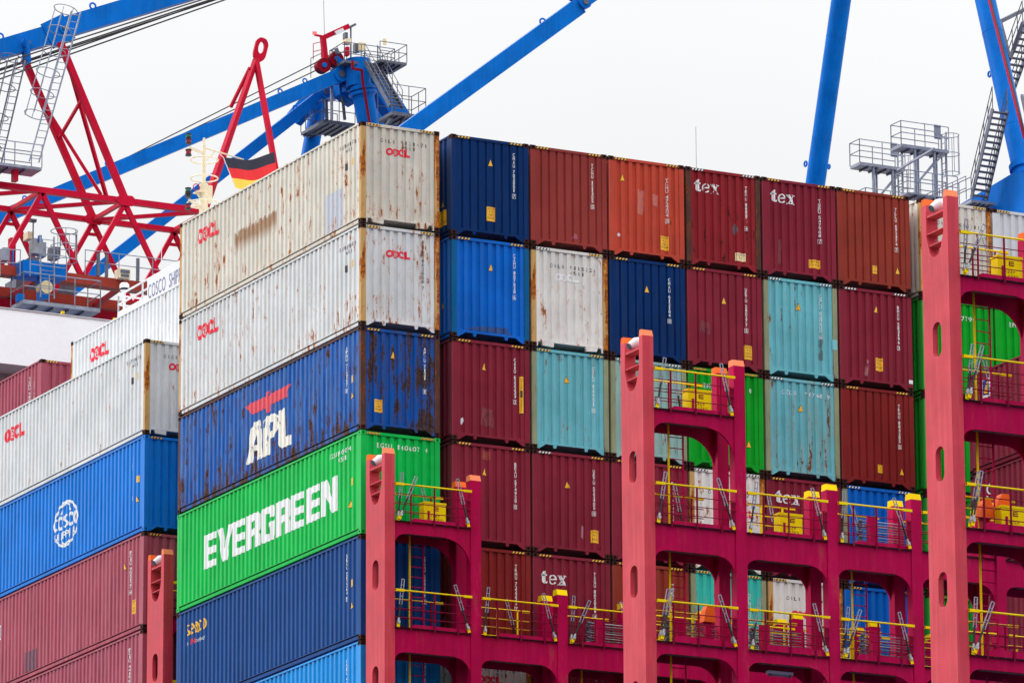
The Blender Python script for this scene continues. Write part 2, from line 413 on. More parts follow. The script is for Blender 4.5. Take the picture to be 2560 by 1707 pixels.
KIT['shell'] = MB().box((.065, .11, .16), (CW - .012, CL - .02, CH - .02)).box((CW - .09, .16, .012), (CW - .03, CL - .16, .159)).box((.17, CL - .09, .012), (CW - .17, CL - .03, .159)).box((.11, .16, .012), (.16, CL - .16, .159)).mesh('inner_shell')
KIT['twist_lock'] = MB().box((.04, .05, -.040), (.12, .13, .004)).mesh('twist_lock')
def hazard(col2='y'):
    y = MB().add([(0, 0, 0), (.40, 0, 0), (.40, 0, .058), (0, 0, .058)], [(0, 1, 2, 3)])
    me = y.mesh('hazard_stripe'); return me
def stripes():
    b = MB()
    for i in range(4):
        x = .008 + i * .1; b.add([(x, -.003, .004), (x + .05, -.003, .004), (x + .085, -.003, .054), (x + .035, -.003, .054)], [(0, 1, 2, 3)])
    return b.mesh('stripe')
KIT['haz_back'] = hazard(); KIT['haz_bars'] = stripes()
def stripes9():
    b = MB()
    for i in range(9):
        x = .004 + i * .044; b.add([(x, -.003, .004), (x + .022, -.003, .004), (x + .04, -.003, .054), (x + .018, -.003, .054)], [(0, 1, 2, 3)])
    return b.mesh('stripe')
KIT['haz_fine'] = stripes9()

def d_triangle():
    a = D2().poly([(-.083, 0), (.083, 0), (.0, .22)]); b = D2().poly([(-.068, .01), (.068, .01), (0, .195)])
    return a, b
def put_triangle(root, u, v, where='end'):
    a, b = d_triangle()
    if where == 'side':
        sc = lambda x, y: (u + x * 1.6, v + y)
    else: sc = lambda x, y: (u + x, v + y)
    o = stamp(root, a.xf(sc), where, 'warning_triangle', 'dblack', .005)
    i = stamp(root, b.xf(sc), where, 'triangle_face', 'sticker', .008); i.parent = o
def put_caution(root, u, v, w=.26, h=.41, where='end', lines=('CAUTION', "9'6", 'HIGH', 'CONTAINER'), mat='sticker'):
    o = stamp(root, D2().rect(u, v, u + w, v + h), where, 'caution_plate', mat, .005)
    d = D2(); n = len(lines); lh = h / (n + .6)
    for i, tx in enumerate(lines):
        hh = lh * .62; tw = min(w * .88, len(tx) * hh * .75); p = tw / len(tx)
        for j, ch in enumerate(tx): d.char(ch, u + w / 2 - tw / 2 + p * (j + .5), v + h - lh * (i + 1) + .01, hh, p * .72)
    c = stamp(root, d, where, 'caution_lettering', 'dblack', .009); c.parent = o
def put_code_v(root, u, vt, s, where='end', h=.092, p=.1085, w=.064, mat='dwhite', boxed=True):
    d = D2(); v = vt - h
    chars = list(s)
    for i, ch in enumerate(chars):
        if ch != ' ': d.char(ch, u, v, h, w, .012)
        if i == len(chars) - 1 and boxed:
            for q in ((-.055, -.02, .055, -.012), (-.055, h + .012, .055, h + .02), (-.055, -.012, -.047, h + .012), (.047, -.012, .055, h + .012)):
                d.rect(u + q[0], v + q[1], u + q[2], v + q[3])
        v -= p * (.55 if ch == ' ' else 1)
    stamp(root, d, where, 'code_lettering', mat)
def put_code_h(root, u0, v, s, where='end', h=.105, p=.125, w=.06, mat='dblack', sub=None):
    d = D2()
    for i, ch in enumerate(s): d.char(ch, u0 + i * p, v, h, w, .006)
    if sub:
        tx, su, sv = sub
        for i, ch in enumerate(tx): d.char(ch, su + i * p, sv, h, w, .006)
    stamp(root, d, where, 'code_lettering', mat)
def put_oocl(root, u, v, w, h, where, mat):
    T = lambda x, y: (u + x / 3.62 * w, v + y * h)
    o1 = D2().ring(.5, .5, .5, .5, .29, .27)
    o2 = D2().ring(1.38, .5, .5, .5, .19, .18)
    for i in range(5):
        a = RD(90 + 72 * i); o2.ring(1.38 + .17 * cos(a), .5 + .17 * sin(a), .075, .075, .074, .074, n=8)
    c_ = D2().ring(2.28, .5, .52, .5, .27, .26, 36, 324)
    l_ = D2().poly([(2.72, 0), (3.02, 0), (3.02, 1), (2.72, 1)]).rect(3.02, 0, 3.62, .28)
    for i, d in enumerate((o1, o2, c_, l_)): stamp(root, d.xf(T), where, 'brand_letter', mat, .005 + .0015 * i)
LET = {
 'E': [[(0, 0), (.30, 0), (.30, 1), (0, 1)], [(.30, 0), (.8, 0), (.8, .2), (.30, .2)], [(.30, .385), (.8, .385), (.8, .60), (.30, .60)], [(.30, .8), (.8, .8), (.8, 1), (.30, 1)]],
 'V': [[(0, 1), (.32, 1), (.49, .34), (.64, 1), (.94, 1), (.62, 0), (.32, 0)]],
 'R': [[(0, 0), (.30, 0), (.30, 1), (0, 1)], [(.30, .78), (.54, .78), (.54, 1), (.30, 1)], [(.30, .36), (.54, .36), (.54, .56), (.30, .56)], [(.54, .36), (.80, .40), (.85, .48), (.85, .9), (.76, 1), (.54, 1)], [(.54, 0), (.85, 0), (.85, .3), (.80, .40), (.54, .36)]],
 'G': [[(0, .12), (.1, 0), (.30, 0), (.30, 1), (.1, 1), (0, .88)], [(.30, .8), (.58, .8), (.58, 1), (.30, 1)], [(.58, .66), (.88, .66), (.88, .9), (.78, 1), (.58, 1)], [(.30, 0), (.60, 0), (.60, .22), (.30, .22)], [(.60, 0), (.78, 0), (.88, .1), (.88, .54), (.44, .54), (.44, .42), (.60, .42)]],
 'N': [[(0, 0), (.30, 0), (.30, 1), (0, 1)], [(.64, 0), (.94, 0), (.94, 1), (.64, 1)], [(.30, .52), (.64, 0), (.64, .44), (.36, 1), (.30, 1)]],
}
def put_word(root, word, u0, v0, pitch, kx, h, mat, where='side'):
    for i, ch in enumerate(word):
        d = D2()
        for p in LET[ch]: d.poly(p)
        stamp(root, d.xf(lambda x, y: (u0 + i * pitch + x * kx, v0 + y * h)), where, 'brand_letter', mat)
def d_tex(u, v, k=1.):
    d = D2()
    # t
    d.poly([(.04, .06), (.10, .0), (.13, 0), (.13, .34), (.09, .34), (.04, .27)]); d.rect(0, .21, .17, .25); d.poly([(.10, 0), (.16, 0), (.19, .05), (.17, .06), (.13, .04)])
    # e
    d.ring(.35, .125, .115, .13, .055, .03, 0, 325, 18); d.rect(.27, .115, .46, .15)
    # x
    d.poly([(.52, .25), (.60, .25), (.75, 0), (.66, 0)]); d.poly([(.70, .25), (.735, .25), (.56, 0), (.525, 0)])
    for a in (.50, .66): d.rect(a, .235, a + .11, .26)
    for a in (.50, .63): d.rect(a, -.005, a + .13, .02)
    return d.xf(lambda x, y: (u + x * k, v + y * k))
def bold_char(ch, cx, v, w, h, k):
    """heavy sans capital centred on cx; k = stroke width"""
    d = D2(); a, b = cx - w / 2, cx + w / 2; m_ = v + h / 2; ky = min(k, h * .24)
    if ch == 'O': d.ring(cx, m_, w / 2, h / 2, k, ky)
    elif ch == 'C': d.ring(cx, m_, w / 2, h / 2, k, ky, 42, 318)
    elif ch == 'G': d.ring(cx, m_, w / 2, h / 2, k, ky, 42, 330); d.rect(cx, m_ - ky * .5, b - k * .05, m_ + ky * .3)
    elif ch == 'S': d.ring(cx, v + h * .74, w / 2, h * .26, k, ky * .8, 30, 270, 14); d.ring(cx, v + h * .26 + ky * .2, w / 2, h * .26, k, ky * .8, -150, 90, 14)
    elif ch == 'H': d.rect(a, v, a + k, v + h); d.rect(b - k, v, b, v + h); d.rect(a + k, m_ - ky / 2, b - k, m_ + ky / 2)
    elif ch == 'I': d.rect(cx - k / 2, v, cx + k / 2, v + h)
    elif ch == 'P': d.rect(a, v, a + k, v + h); d.ring(a + k, v + h * .7, w - k, h * .3, k, ky * .8, -90, 90, 14)
    elif ch == 'N': d.rect(a, v, a + k, v + h); d.rect(b - k, v, b, v + h); d.poly([(a + k, v + h), (a + k, v + h * .6), (b - k, v), (b - k, v + h * .4)])
    return d
GRP = 'stacked shipping containers'
COLX = {0: 0.}
for c in range(1, 7): COLX[c] = 2.811 + 2.502 * (c - 1)
COLX[7] = 18.1; COLX[8] = 20.6
TOPZ, TP, BP = 49.5, 2.934, 14.6
PAL = {'oocl': S(216, 212, 203), 'navy': S(0, 46, 102), 'blue': S(0, 102, 202), 'brown': S(150, 58, 54), 'orange': S(190, 72, 54), 'maroon': S(134, 36, 56),
       'teal': S(108, 186, 198), 'paleteal': S(146, 184, 178), 'green': S(0, 160, 36), 'evergreen': S(0, 184, 78), 'cosco': S(0, 118, 214), 'pink': S(164, 74, 94), 'seaco': S(14, 68, 134),
       'sky': S(10, 140, 220), 'turq': S(58, 196, 182), 'apl': S(0, 92, 192), 'rustmaroon': S(146, 36, 46), 'oxide': S(144, 54, 42), 'white': S(214, 217, 221), 'cwhite': S(230, 228, 224), 'redbrown': S(130, 34, 34)}
def container(k, c, t, col, label, rust=.1, wear=.25, side=False, post=None, cast='castrust', bottom='gusset', haz=('y', 'y'), low=0., dirt=.2, pm=None, fine=False, ribs='a', **kw):
    root = thing('shipping_container', label, 'container', (COLX[c], BP * k, TOPZ - CH - TP * (t - 1)), GRP)
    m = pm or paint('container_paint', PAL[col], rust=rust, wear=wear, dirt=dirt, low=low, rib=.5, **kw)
    pmx = m if post is None else post
    cs = m if cast is None else cast
    inst('inner_shell', KIT['shell'], m, root)
    if ribs == 'b': PROF[root.name] = PE2
    inst('end_wall', KIT['end_wall' if ribs == 'a' else 'end_wall_b'], m, root)
    inst('header', KIT['header'], m, root)
    inst('sill', KIT['sill_' + bottom], m, root)
    inst('corner_post', KIT['corner_post_l'], pmx, root); inst('corner_post', KIT['corner_post_r'], pmx, root)
    spots = [(0, 0, 0), (CW - .162, 0, 0), (0, 0, CH - .118), (CW - .162, 0, CH - .118)]
    if side:
        inst('side_wall', KIT['side_wall'], m, root); inst('top_side_rail', KIT['top_side_rail'], m, root); inst('bottom_side_rail', KIT['bottom_side_rail'], m, root)
        inst('corner_post', KIT['corner_post_rear'], pmx, root)
        spots += [(0, CL - .178, 0), (0, CL - .178, CH - .118)]
    for s in spots: inst('corner_casting', KIT['corner_casting'], cs, root, s)
    for s in spots[:2]: inst('twist_lock', KIT['twist_lock'], 'castrust', root, s)
    for i, h in enumerate(haz):
        if not h: continue
        o = inst('hazard_stripe', KIT['haz_back'], 'black', root, (.19 if i == 0 else CW - .59, .008, ZT + .012))
        inst('stripe', KIT['haz_fine' if fine else 'haz_bars'], 'sticker' if h == 'y' else 'dwhite', o)
    return root

# ------------------------------------------------------------------ the setting: water, quay, hull
def slab(name, a, b, mat, kind='structure'):
    return struct(MB().box(a, b).build(name, mat), kind)
def water_mat():
    m, t, p, o = newmat('harbour_water')
    tcn = nd(t, 'ShaderNodeTexCoord'); p.inputs['Base Color'].default_value = (.018, .022, .02, 1); p.inputs['Roughness'].default_value = .2; p.inputs['IOR'].default_value = 1.33
    b = nd(t, 'ShaderNodeBump'); b.inputs['Strength'].default_value = .5; link(t, noise(t, tcn.outputs['Object'], .6, 6), b.inputs['Height']); link(t, b.outputs[0], p.inputs['Normal'])
    return m
struct(MB().add([(-4000, -4000, 0), (4000, -4000, 0), (4000, 4000, 0), (-4000, 4000, 0)], [(0, 1, 2, 3)]).build('water', water_mat()))
slab('quay', (62, -2000, -4), (1500, 2000, 7), plain('quay_concrete', S(150, 148, 142), .9, var=.15, scale=.3, bump=.2))
M['hull'] = paint('hull_paint', S(30, 60, 110), rust=.1)
hp = [(.4, -120), (59, -120), (59, 190), (46, 230), (30, 245), (14, 230), (.4, 190)]
struct(MB().prism([(x, y, -2) for x, y in hp], (0, 0, 26.5)).build('ship_hull', M['hull']))
slab('hatch_cover', (.4, .3, 24.5), (22.5, 11.9, TOPZ - CH - TP * 5 - .04), M['inner_red'])
slab('hatch_cover', (.4, BP + .3, 24.5), (2.7, BP + 11.9, TOPZ - CH - TP * 4 - .04), M['inner_red'])
M['cargo'] = paint('cargo_block_paint', S(110, 40, 48), rust=.2)
slab('unseen_cargo', (2.82, BP + .05, 24.5), (40, BP + 12.1, TOPZ - CH - .04), M['cargo'])  # unseen cargo as solid blocks, added to keep light out between the stacks
slab('unseen_cargo', (2.82, BP * 2 + .05, 24.5), (40, BP * 2 + 12.1, TOPZ - CH - .04), M['cargo'])
slab('unseen_cargo', (23.1, .05, 24.5), (40, 12.1, TOPZ - TP), M['cargo'])
slab('hatch_cover', (18.3, -BP + .3, 24.5), (22.5, -BP + 11.9, TOPZ - CH - TP * 5 - .04), M['inner_red'])

# ------------------------------------------------------------------ containers
RUSTO = (S(192, 112, 44), S(132, 72, 36))
OO = dict(rustcol=RUSTO, dirt=.07, spotty=6.5)
postrust = paint('orange_rust_post', S(208, 170, 112), rust=.86, wear=.5, rustcol=(S(200, 118, 36), S(128, 66, 34)), spotty=2.6)
postkhaki = paint('khaki_rust_post', S(150, 156, 124), rust=.5, wear=.4, rustcol=(S(110, 84, 50), S(66, 50, 38)), spotty=3)
postbrown = paint('brown_rust_post', S(84, 58, 52), rust=.6, wear=.3, dirt=.4)
postcyan = paint('cyan_touched_post', S(10, 96, 150), rust=.08, wear=.25)
B0L = 'of the tall corner stack'
# corner stack -------------------------------------------------------------------------------------------
c = container(0, 0, 1, 'oocl', 'off-white container topping the tall corner stack, brown smear and lilac patch on its side', .46, .5, True, postrust, bottom='block', low=.02,
              chalk=S(226, 208, 176), patches=((CL - 11.01, CL - 9.81, .16, 1.30, S(196, 202, 216), .95), (CL - 6.7, CL - 3.8, 1.05, 1.70, S(150, 100, 52), .8)), **OO)
put_oocl(c, 1.2, 1.96, 1.56, .45, 'side', 'dred')
put_oocl(c, .8, 2.03, .75, .215, 'end', 'dred')
put_code_h(c, .66, 2.38, 'OOLU 9131478', sub=('45G1', 1.285, 2.235))
put_code_h(c, 10.75, 2.38, 'OOLU9131478', 'side', sub=('45G1', 11.2, 2.22), p=.1)
stamp(c, D2().rect(11.5, 1.78, 11.66, 1.98), 'side', 'label_plate', 'sticker'); stamp(c, D2().rect(11.15, 1.72, 11.27, 1.92), 'side', 'label_plate', 'dblack')
c = container(0, 0, 2, 'white', 'pale grey container second from the top of the tall corner stack', .42, .3, True, postrust, low=.02, chalk=S(226, 214, 190), **OO)
put_oocl(c, 1.2, 1.98, 1.56, .45, 'side', 'dred')
put_oocl(c, .8, 2.03, .75, .215, 'end', 'dred')
put_code_v(c, 1.93, 2.62, 'OOCU 802050 7', mat='dblack', boxed=False, p=.118)
put_code_h(c, 10.75, 2.38, 'OOCU8020507', 'side', sub=('45G1', 11.2, 2.22), p=.1)
stamp(c, D2().rect(11.5, 1.78, 11.66, 1.98), 'side', 'label_plate', 'sticker'); stamp(c, D2().rect(11.15, 1.72, 11.27, 1.92), 'side', 'label_plate', 'dblack')
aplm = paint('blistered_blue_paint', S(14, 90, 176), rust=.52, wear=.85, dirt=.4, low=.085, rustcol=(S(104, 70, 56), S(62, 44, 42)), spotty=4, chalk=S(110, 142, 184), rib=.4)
aplend = paint('scoured_blue_paint', S(14, 84, 172), rust=.8, wear=.6, dirt=.4, rustcol=(S(88, 64, 58), S(58, 46, 46)), spotty=3.0, chalk=S(74, 96, 134))
c = container(0, 0, 3, 'apl', 'badly rusted blue container with a red bird emblem over white letters', .5, .5, True, postbrown, pm=aplm, haz=('y', 'y'))
for o in c.children:
    if o.name.startswith(('end_wall', 'header', 'sill')): o.material_slots[0].material = aplend
    if o.name.startswith('top_side_rail'): o.material_slots[0].material = postbrown
stamp(c, D2().poly([(4.65, 2.2), (4.88, 2.26), (5.95, 2.24), (6.0, 2.30), (5.95, 2.33), (6.23, 2.37), (6.15, 2.22), (6.35, 2.25), (7.62, 2.26), (7.35, 1.93), (6.4, 1.93), (6.34, 1.86), (6.17, 1.72), (5.98, 1.78), (5.95, 1.9), (5.1, 1.9)]), 'side', 'brand_emblem', 'deagle')
stamp(c, D2().poly([(4.72, .5), (5.12, .5), (5.20, .80), (5.42, .80), (5.40, .5), (5.86, .5), (5.62, 1.64), (5.22, 1.64), (5.02, 1.5)]), 'side', 'brand_letter', 'dwhitew', .008)
stamp(c, D2().poly([(5.86, .5), (6.26, .5), (6.30, .92), (6.62, .98), (6.86, 1.2), (6.82, 1.5), (6.6, 1.64), (6.0, 1.64), (5.86, 1.55)]), 'side', 'brand_letter', 'dwhitew', .008)
stamp(c, D2().poly([(6.8, .7), (7.06, .5), (7.68, .5), (7.66, .78), (7.3, .80), (7.27, 1.64), (6.86, 1.62)]), 'side', 'brand_letter', 'dwhitew', .008)
stamp(c, D2().poly([(5.27, .97), (5.40, .97), (5.37, 1.28)]), 'side', 'letter_counter', aplm, .011)
stamp(c, D2().poly([(6.27, 1.12), (6.45, 1.16), (6.47, 1.4), (6.27, 1.42)]), 'side', 'letter_counter', aplm, .011)
put_triangle(c, 1.0, 2.08); put_caution(c, .43, .52, .24, .36); put_code_v(c, 1.98, 2.5, 'APHU 712117 1', mat='dwhiteh')
put_code_v(c, 11.22, 2.52, 'APHU 712117 1', 'side', w=.09, mat='dwhiteh'); put_triangle(c, 11.6, .98, 'side')
stamp(c, D2().rect(11.52, 1.42, 11.68, 1.62), 'side', 'label_plate', 'sticker')
c = container(0, 0, 4, 'evergreen', 'bright green container with large white block lettering along its side', .0, .25, True, None, cast=None, dirt=.06, fine=True)
put_word(c, 'EVERGREEN', 1.8, .93, .982, 1.06, 1.0, 'dwhite')
put_code_h(c, .55, 2.46, 'EGSU 140607 4', mat='dwhite', p=.124, h=.13, w=.085)
put_code_h(c, 10.2, 2.46, 'EGSU1406074', 'side', mat='dwhite', p=.125, h=.13, w=.09, sub=('45G1', 10.8, 2.26)); put_triangle(c, 11.5, .85, 'side')
stamp(c, D2().rect(11.52, 1.45, 11.68, 1.66), 'side', 'label_plate', 'sticker')
c = container(0, 0, 5, 'seaco', 'navy blue container below the bright green one, small yellow lettering', .0, .35, True, None, dirt=.15)
for i_, ch_ in enumerate('seaco'):
    d = D2(); cx_ = .80 + i_ * .276; w_, h_ = .128, .165
    if ch_ == 's': d.ring(cx_, 2.36, w_ * .9, .085, .07, .055, 40, 270, 14); d.ring(cx_, 2.20, w_ * .9, .085, .07, .055, -140, 90, 14)
    elif ch_ == 'o': d.ring(cx_, 2.28, w_, h_, .065, .06)
    elif ch_ == 'c': d.ring(cx_, 2.28, w_, h_, .065, .06, 45, 315)
    elif ch_ == 'e': d.ring(cx_, 2.28, w_, h_, .065, .06, 0, 310); d.rect(cx_ - .07, 2.25, cx_ + .064, 2.30)
    else: d.ring(cx_, 2.24, w_, .125, .065, .05); d.rect(cx_ + .07, 2.115, cx_ + w_ + .005, 2.37); d.ring(cx_, 2.34, w_, .105, .065, .055, 20, 150, 12)
    stamp(c, d, 'side', 'brand_letter', 'dyellow')
stamp(c, D2().text('an', .68, 1.84, .13, .9, .02), 'side', 'brand_lettering', 'dwhite'); stamp(c, D2().text('HNA', .93, 1.84, .15, .9, .02, .03), 'side', 'brand_lettering', 'dred')
stamp(c, D2().text('company', 1.36, 1.84, .12, .9, .02), 'side', 'brand_lettering', 'dwhite')
put_code_v(c, 11.25, 2.52, 'SEGU 583264 5', 'side', w=.09); put_triangle(c, 11.6, .95, 'side'); put_code_v(c, 1.96, 2.45, 'SEGU 583264 5')
stamp(c, D2().rect(11.52, 1.55, 11.68, 1.75), 'side', 'label_plate', 'sticker')
c = container(0, 0, 6, 'sky', 'sky-blue container at the bottom of the tall corner stack', .04, .3, True, None)
put_code_v(c, 11.25, 2.52, 'CNEU 441708 2', 'side', w=.09); put_triangle(c, .95, 2.1); put_code_v(c, 1.96, 2.5, 'CNEU 441708 2')
# stacks behind it to the left ------------------------------------------------------------------------------
c = container(1, 0, 2, 'white', 'pale grey container on top of the left stack, orange-rusted corner post', .25, .3, True, postrust, bottom='block', **OO)
put_oocl(c, 1.38, 1.92, 1.56, .45, 'side', 'dred'); put_oocl(c, .8, 2.03, .75, .215, 'end', 'dred')
put_code_h(c, .66, 2.38, 'OOCU 7106175'); put_code_h(c, 10.75, 2.38, 'OOCU7106175', 'side', sub=('45G1', 11.2, 2.22), p=.1)
stamp(c, D2().rect(11.5, 1.78, 11.66, 1.98), 'side', 'label_plate', 'sticker'); stamp(c, D2().rect(11.15, 1.72, 11.27, 1.92), 'side', 'label_plate', 'dblack')
c = container(1, 0, 3, 'cosco', 'clean bright blue container with white globe emblem, in the left stack', .0, .25, True, None, cast=None, dirt=.06)
d = D2()
for a0, a1 in ((27, 153), (212, 328)): d.ring(6.30, 1.36, .92, .72, .10, .075, a0, a1, 26)
stamp(c, d, 'side', 'globe_emblem', 'dwhite')
d = D2()
for a0, a1 in ((33, 147), (218, 322)): d.ring(6.30, 1.36, .50, .66, .09, .055, a0, a1, 22)
stamp(c, d, 'side', 'globe_emblem', 'dwhite', .009)
for i, ch in enumerate('COSCO'): stamp(c, bold_char(ch, 5.51 + i * .395, 1.22, .36, .44, .10), 'side', 'brand_letter', 'dwhite')
for i, ch in enumerate('SHIPPING'): stamp(c, bold_char(ch, 5.48 + i * .235, .92, .19, .23, .06), 'side', 'brand_letter', 'dwhite')
put_code_v(c, 11.3, 2.4, 'CSNU 687230 1', 'side', w=.09); put_triangle(c, 11.65, .95, 'side'); stamp(c, D2().rect(11.6, 1.55, 11.76, 1.75), 'side', 'label_plate', 'sticker')
c = container(1, 0, 4, 'pink', 'faded rose-maroon container in the left stack, directly under the bright blue one', .04, .55, True, None, dirt=.12, chalk=S(204, 130, 142))
put_code_v(c, 11.2, 2.5, 'FCIU 905127 4', 'side', w=.09); put_triangle(c, 10.8, 2.0, 'side'); put_caution(c, .42, 1.75, .3, .45)
put_caution(c, 11.4, .55, .26, .42, 'side'); stamp(c, D2().rect(3.3, .2, 4.2, .82), 'side', 'repaint_patch', plain('dull_maroon_patch', S(112, 62, 84), .6))
stamp(c, D2().rect(.62, 1.6, 1.28, 2.06), 'side', 'emblem_board', 'dwhite'); stamp(c, D2().poly([(.7, 1.64), (1.22, 1.64), (1.22, 2.02), (.7, 2.02)]), 'side', 'emblem_board', plain('emblem_blue', S(20, 50, 150), .5), .009)
c = container(1, 0, 5, 'pink', 'faded mauve-maroon container lowest in the left stack', .04, .55, True, None, dirt=.12, chalk=S(196, 128, 148))
put_code_v(c, 11.2, 2.5, 'FCIU 441960 2', 'side', w=.09); stamp(c, D2().poly([(10.1, .95), (10.22, .9), (10.2, 1.25), (10.13, 1.12)]), 'side', 'scuff', 'patchwhite')
c = container(1, 1, 1, 'white', 'pale grey container in the second row behind the left stack', .22, .3, True, postrust, **OO)
put_oocl(c, 1.45, 1.88, 1.56, .45, 'side', 'dred')
c = container(2, 1, 1, 'pink', 'rose-maroon container furthest left, below the white bridge wing', .04, .5, True, None, chalk=S(188, 112, 128))
put_code_v(c, 11.2, 2.5, 'TGHU 980226 5', 'side', w=.09); put_code_v(c, 11.6, 2.4, 'TGHU 980226', 'side', w=.08, boxed=False); put_triangle(c, 11.5, 1.1, 'side')
# the broad front row: columns 1..6 ---------------------------------------------------------------------------
def caut(c, u, v, w=.26, h=.41, **k): put_caution(c, u, v, w, h, **k)
c = container(0, 1, 1, 'navy', 'dark navy container in the top tier, first right of the dark gap', .04, .2, True, ribs='b')
put_triangle(c, 1.24, 2.1); caut(c, 1.12, .51); put_code_v(c, 1.98, 2.57, 'CMAU 702051 7'); put_code_v(c, 11.3, 2.4, 'CMAU 702051 7', 'side', w=.09); put_triangle(c, 11.6, .9, 'side'); caut(c, 11.3, .35, .5, .45, where='side')
c = container(0, 1, 2, 'blue', 'mid-blue container in the second tier, directly below the dark navy one', .04, .25, True, postcyan)
put_triangle(c, 1.24, 2.0); put_code_v(c, 1.98, 2.57, 'CZHU 807628 6'); put_code_v(c, 11.3, 2.4, 'CZHU 807628 6', 'side', w=.09); put_triangle(c, 11.6, .9, 'side')
c = container(0, 1, 3, 'maroon', 'maroon container in the third tier with a long narrow yellow notice strip', .06, .2, True)
put_triangle(c, 1.02, 2.06); put_code_v(c, 1.98, 2.5, 'CAIU 622233 2')
stamp(c, D2().rect(2.13, .95, 2.235, 2.0), 'end', 'notice_strip', 'sticker', .02); stamp(c, D2().rect(2.15, 1.4, 2.21, 1.6), 'end', 'notice_strip', 'dblack', .024)
d = D2()
for i, ch in enumerate('NOTICE'): d.char(ch, 2.18, 1.9 - i * .05, .035, .04)
for i, ch in enumerate('GENERAL'): d.char(ch, 2.18, 1.33 - i * .05, .035, .04)
stamp(c, d, 'end', 'notice_lettering', 'dblack', .025)
stamp(c, D2().poly([(.27, .5), (.33, .44), (.39, .56), (.37, .66), (.31, .62)]), 'end', 'scuff', 'patchwhite')
c = container(0, 1, 4, 'maroon', 'maroon container in the fourth tier, first right of the dark gap', .08, .2, True)
put_triangle(c, 1.02, 2.0); put_code_v(c, 1.98, 2.45, 'BEAU 574920 0')
c = container(0, 1, 5, 'redbrown', 'red-brown container in the fifth tier, left of the maroon one with white lettering', .06, .2, True)
put_code_v(c, 1.98, 2.5, 'TRHU 722222 7')
c = container(0, 1, 6, 'oocl', 'weathered cream container low under the second lashing bridge walkway', .2, .3, True, postrust, **OO)
put_oocl(c, .8, 2.03, .75, .215, 'end', 'dred'); put_code_h(c, .66, 2.38, 'OOCU 718726', sub=('45G1', 1.285, 2.235))
c = container(0, 2, 1, 'brown', 'plain red-brown container in the top tier, second right of the gap', .05, .2, ribs='b')
put_code_v(c, 1.98, 2.57, 'TCNU 121305 0')
c = container(0, 2, 2, 'cwhite', 'white container with faded white lettering and orange rust spots, second tier', .46, .25, post=postrust, bottom='block', haz=('w', 'y'), **OO)
put_code_h(c, .66, 2.34, 'OOLU 9185324', sub=('45G1', 1.285, 2.19)); put_oocl(c, .78, 1.98, .75, .215, 'end', plain('ghost_lettering', S(244, 246, 250), .5, worn=.06))
c = container(0, 2, 3, 'teal', 'light teal container with khaki posts in the third tier, left of the red pillar', .36, .3, post=postkhaki, haz=('y', 'y'))
put_triangle(c, 1.12, 1.98); put_code_v(c, 1.96, 2.52, 'CSLU 622221 0')
c = container(0, 2, 4, 'maroon', 'maroon container in the fourth tier with a yellow caution plate', .05, .2, haz=('w', 'y'))
put_triangle(c, 1.12, 1.9); put_code_v(c, 1.95, 2.5, 'UETU 522405 0'); caut(c, 1.86, .42, .24, .36, lines=('CAUTION', "9'6", 'HIGH'))
c = container(0, 2, 5, 'maroon', 'maroon container with white serif lettering just left of the middle pillar', .05, .2)
stamp(c, d_tex(.27, 2.06, 1.05), 'end', 'brand_lettering', 'dwhite'); put_code_v(c, 1.95, 2.5, 'TXGU 802008 4')
c = container(0, 2, 6, 'maroon', 'maroon container lowest, half hidden below the lower walkway', .06, .2)
put_code_v(c, 1.95, 2.5, 'TCLU 880127 3')
c = container(0, 3, 1, 'orange', 'brick-orange container in the top tier', .08, .2, haz=('y', 'y'))
put_triangle(c, .45, 2.2); caut(c, 1.67, .33); put_code_v(c, 1.9, 2.45, 'TCNU 472204 5')
stamp(c, D2().ring(.34, .62, .05, .055, .049, .054, n=10), 'end', 'scuff', 'patchwhite')
c = container(0, 3, 2, 'navy', 'very dark navy container in the second tier behind the top of the middle pillar', .03, .15, ribs='b')
put_triangle(c, 1.2, 1.95); put_code_v(c, 1.93, 2.45, 'CMAU 612184 0')
c = container(0, 3, 3, 'paleteal', 'pale grey-teal container behind the middle pillar, third tier', .4, .3, post=postkhaki, bottom='gusset', haz=('w', 'w'))
put_code_h(c, .7, 2.3, 'CCLU 86001 2', mat='dwhiteh', h=.12, w=.07)
c = container(0, 3, 4, 'maroon', 'maroon container behind the middle pillar, fourth tier', .05, .2)
put_code_v(c, 1.95, 2.4, 'SEGU 900933 3')
c = container(0, 3, 5, 'oxide', 'rust-orange container behind the middle pillar, fifth tier', .14, .2)
put_code_v(c, 1.93, 2.4, 'TCLU 147334 0')
c = container(0, 4, 1, 'rustmaroon', 'maroon container in the top tier with black rust blotches and chipped lettering', .5, .25, post=postbrown, haz=('w', 'w'), rustcol=(S(96, 44, 38), S(48, 26, 28)), spotty=3.2)
stamp(c, d_tex(.31, 2.2, 1.05), 'end', 'brand_lettering', 'dwhiteh'); caut(c, 1.62, .30, .32, .24, lines=('CAUTION', '9 6'), mat='stickerw'); put_code_v(c, 1.98, 2.53, 'TEMU 888820 4', mat='dwhiteh')
c = container(0, 4, 2, 'maroon', 'smooth maroon container in the second tier, left of a light teal one', .04, .2, ribs='b')
put_triangle(c, 1.2, 1.9); put_code_v(c, 1.93, 2.45, 'UETU 580277 5'); caut(c, 1.86, .36)
c = container(0, 4, 3, 'green', 'green container behind the upper walkway of the third lashing bridge', .03, .15, cast='castrust', fine=True, post=None)
put_code_h(c, .55, 2.32, 'EMCU 977040 0', mat='dwhite', p=.124, h=.13, w=.085); put_triangle(c, 1.95, .72)
c = container(0, 4, 4, 'cwhite', 'white container with rusted posts behind the yellow rails, fourth tier', .48, .3, post=postrust, haz=('w', 'w'), **OO)
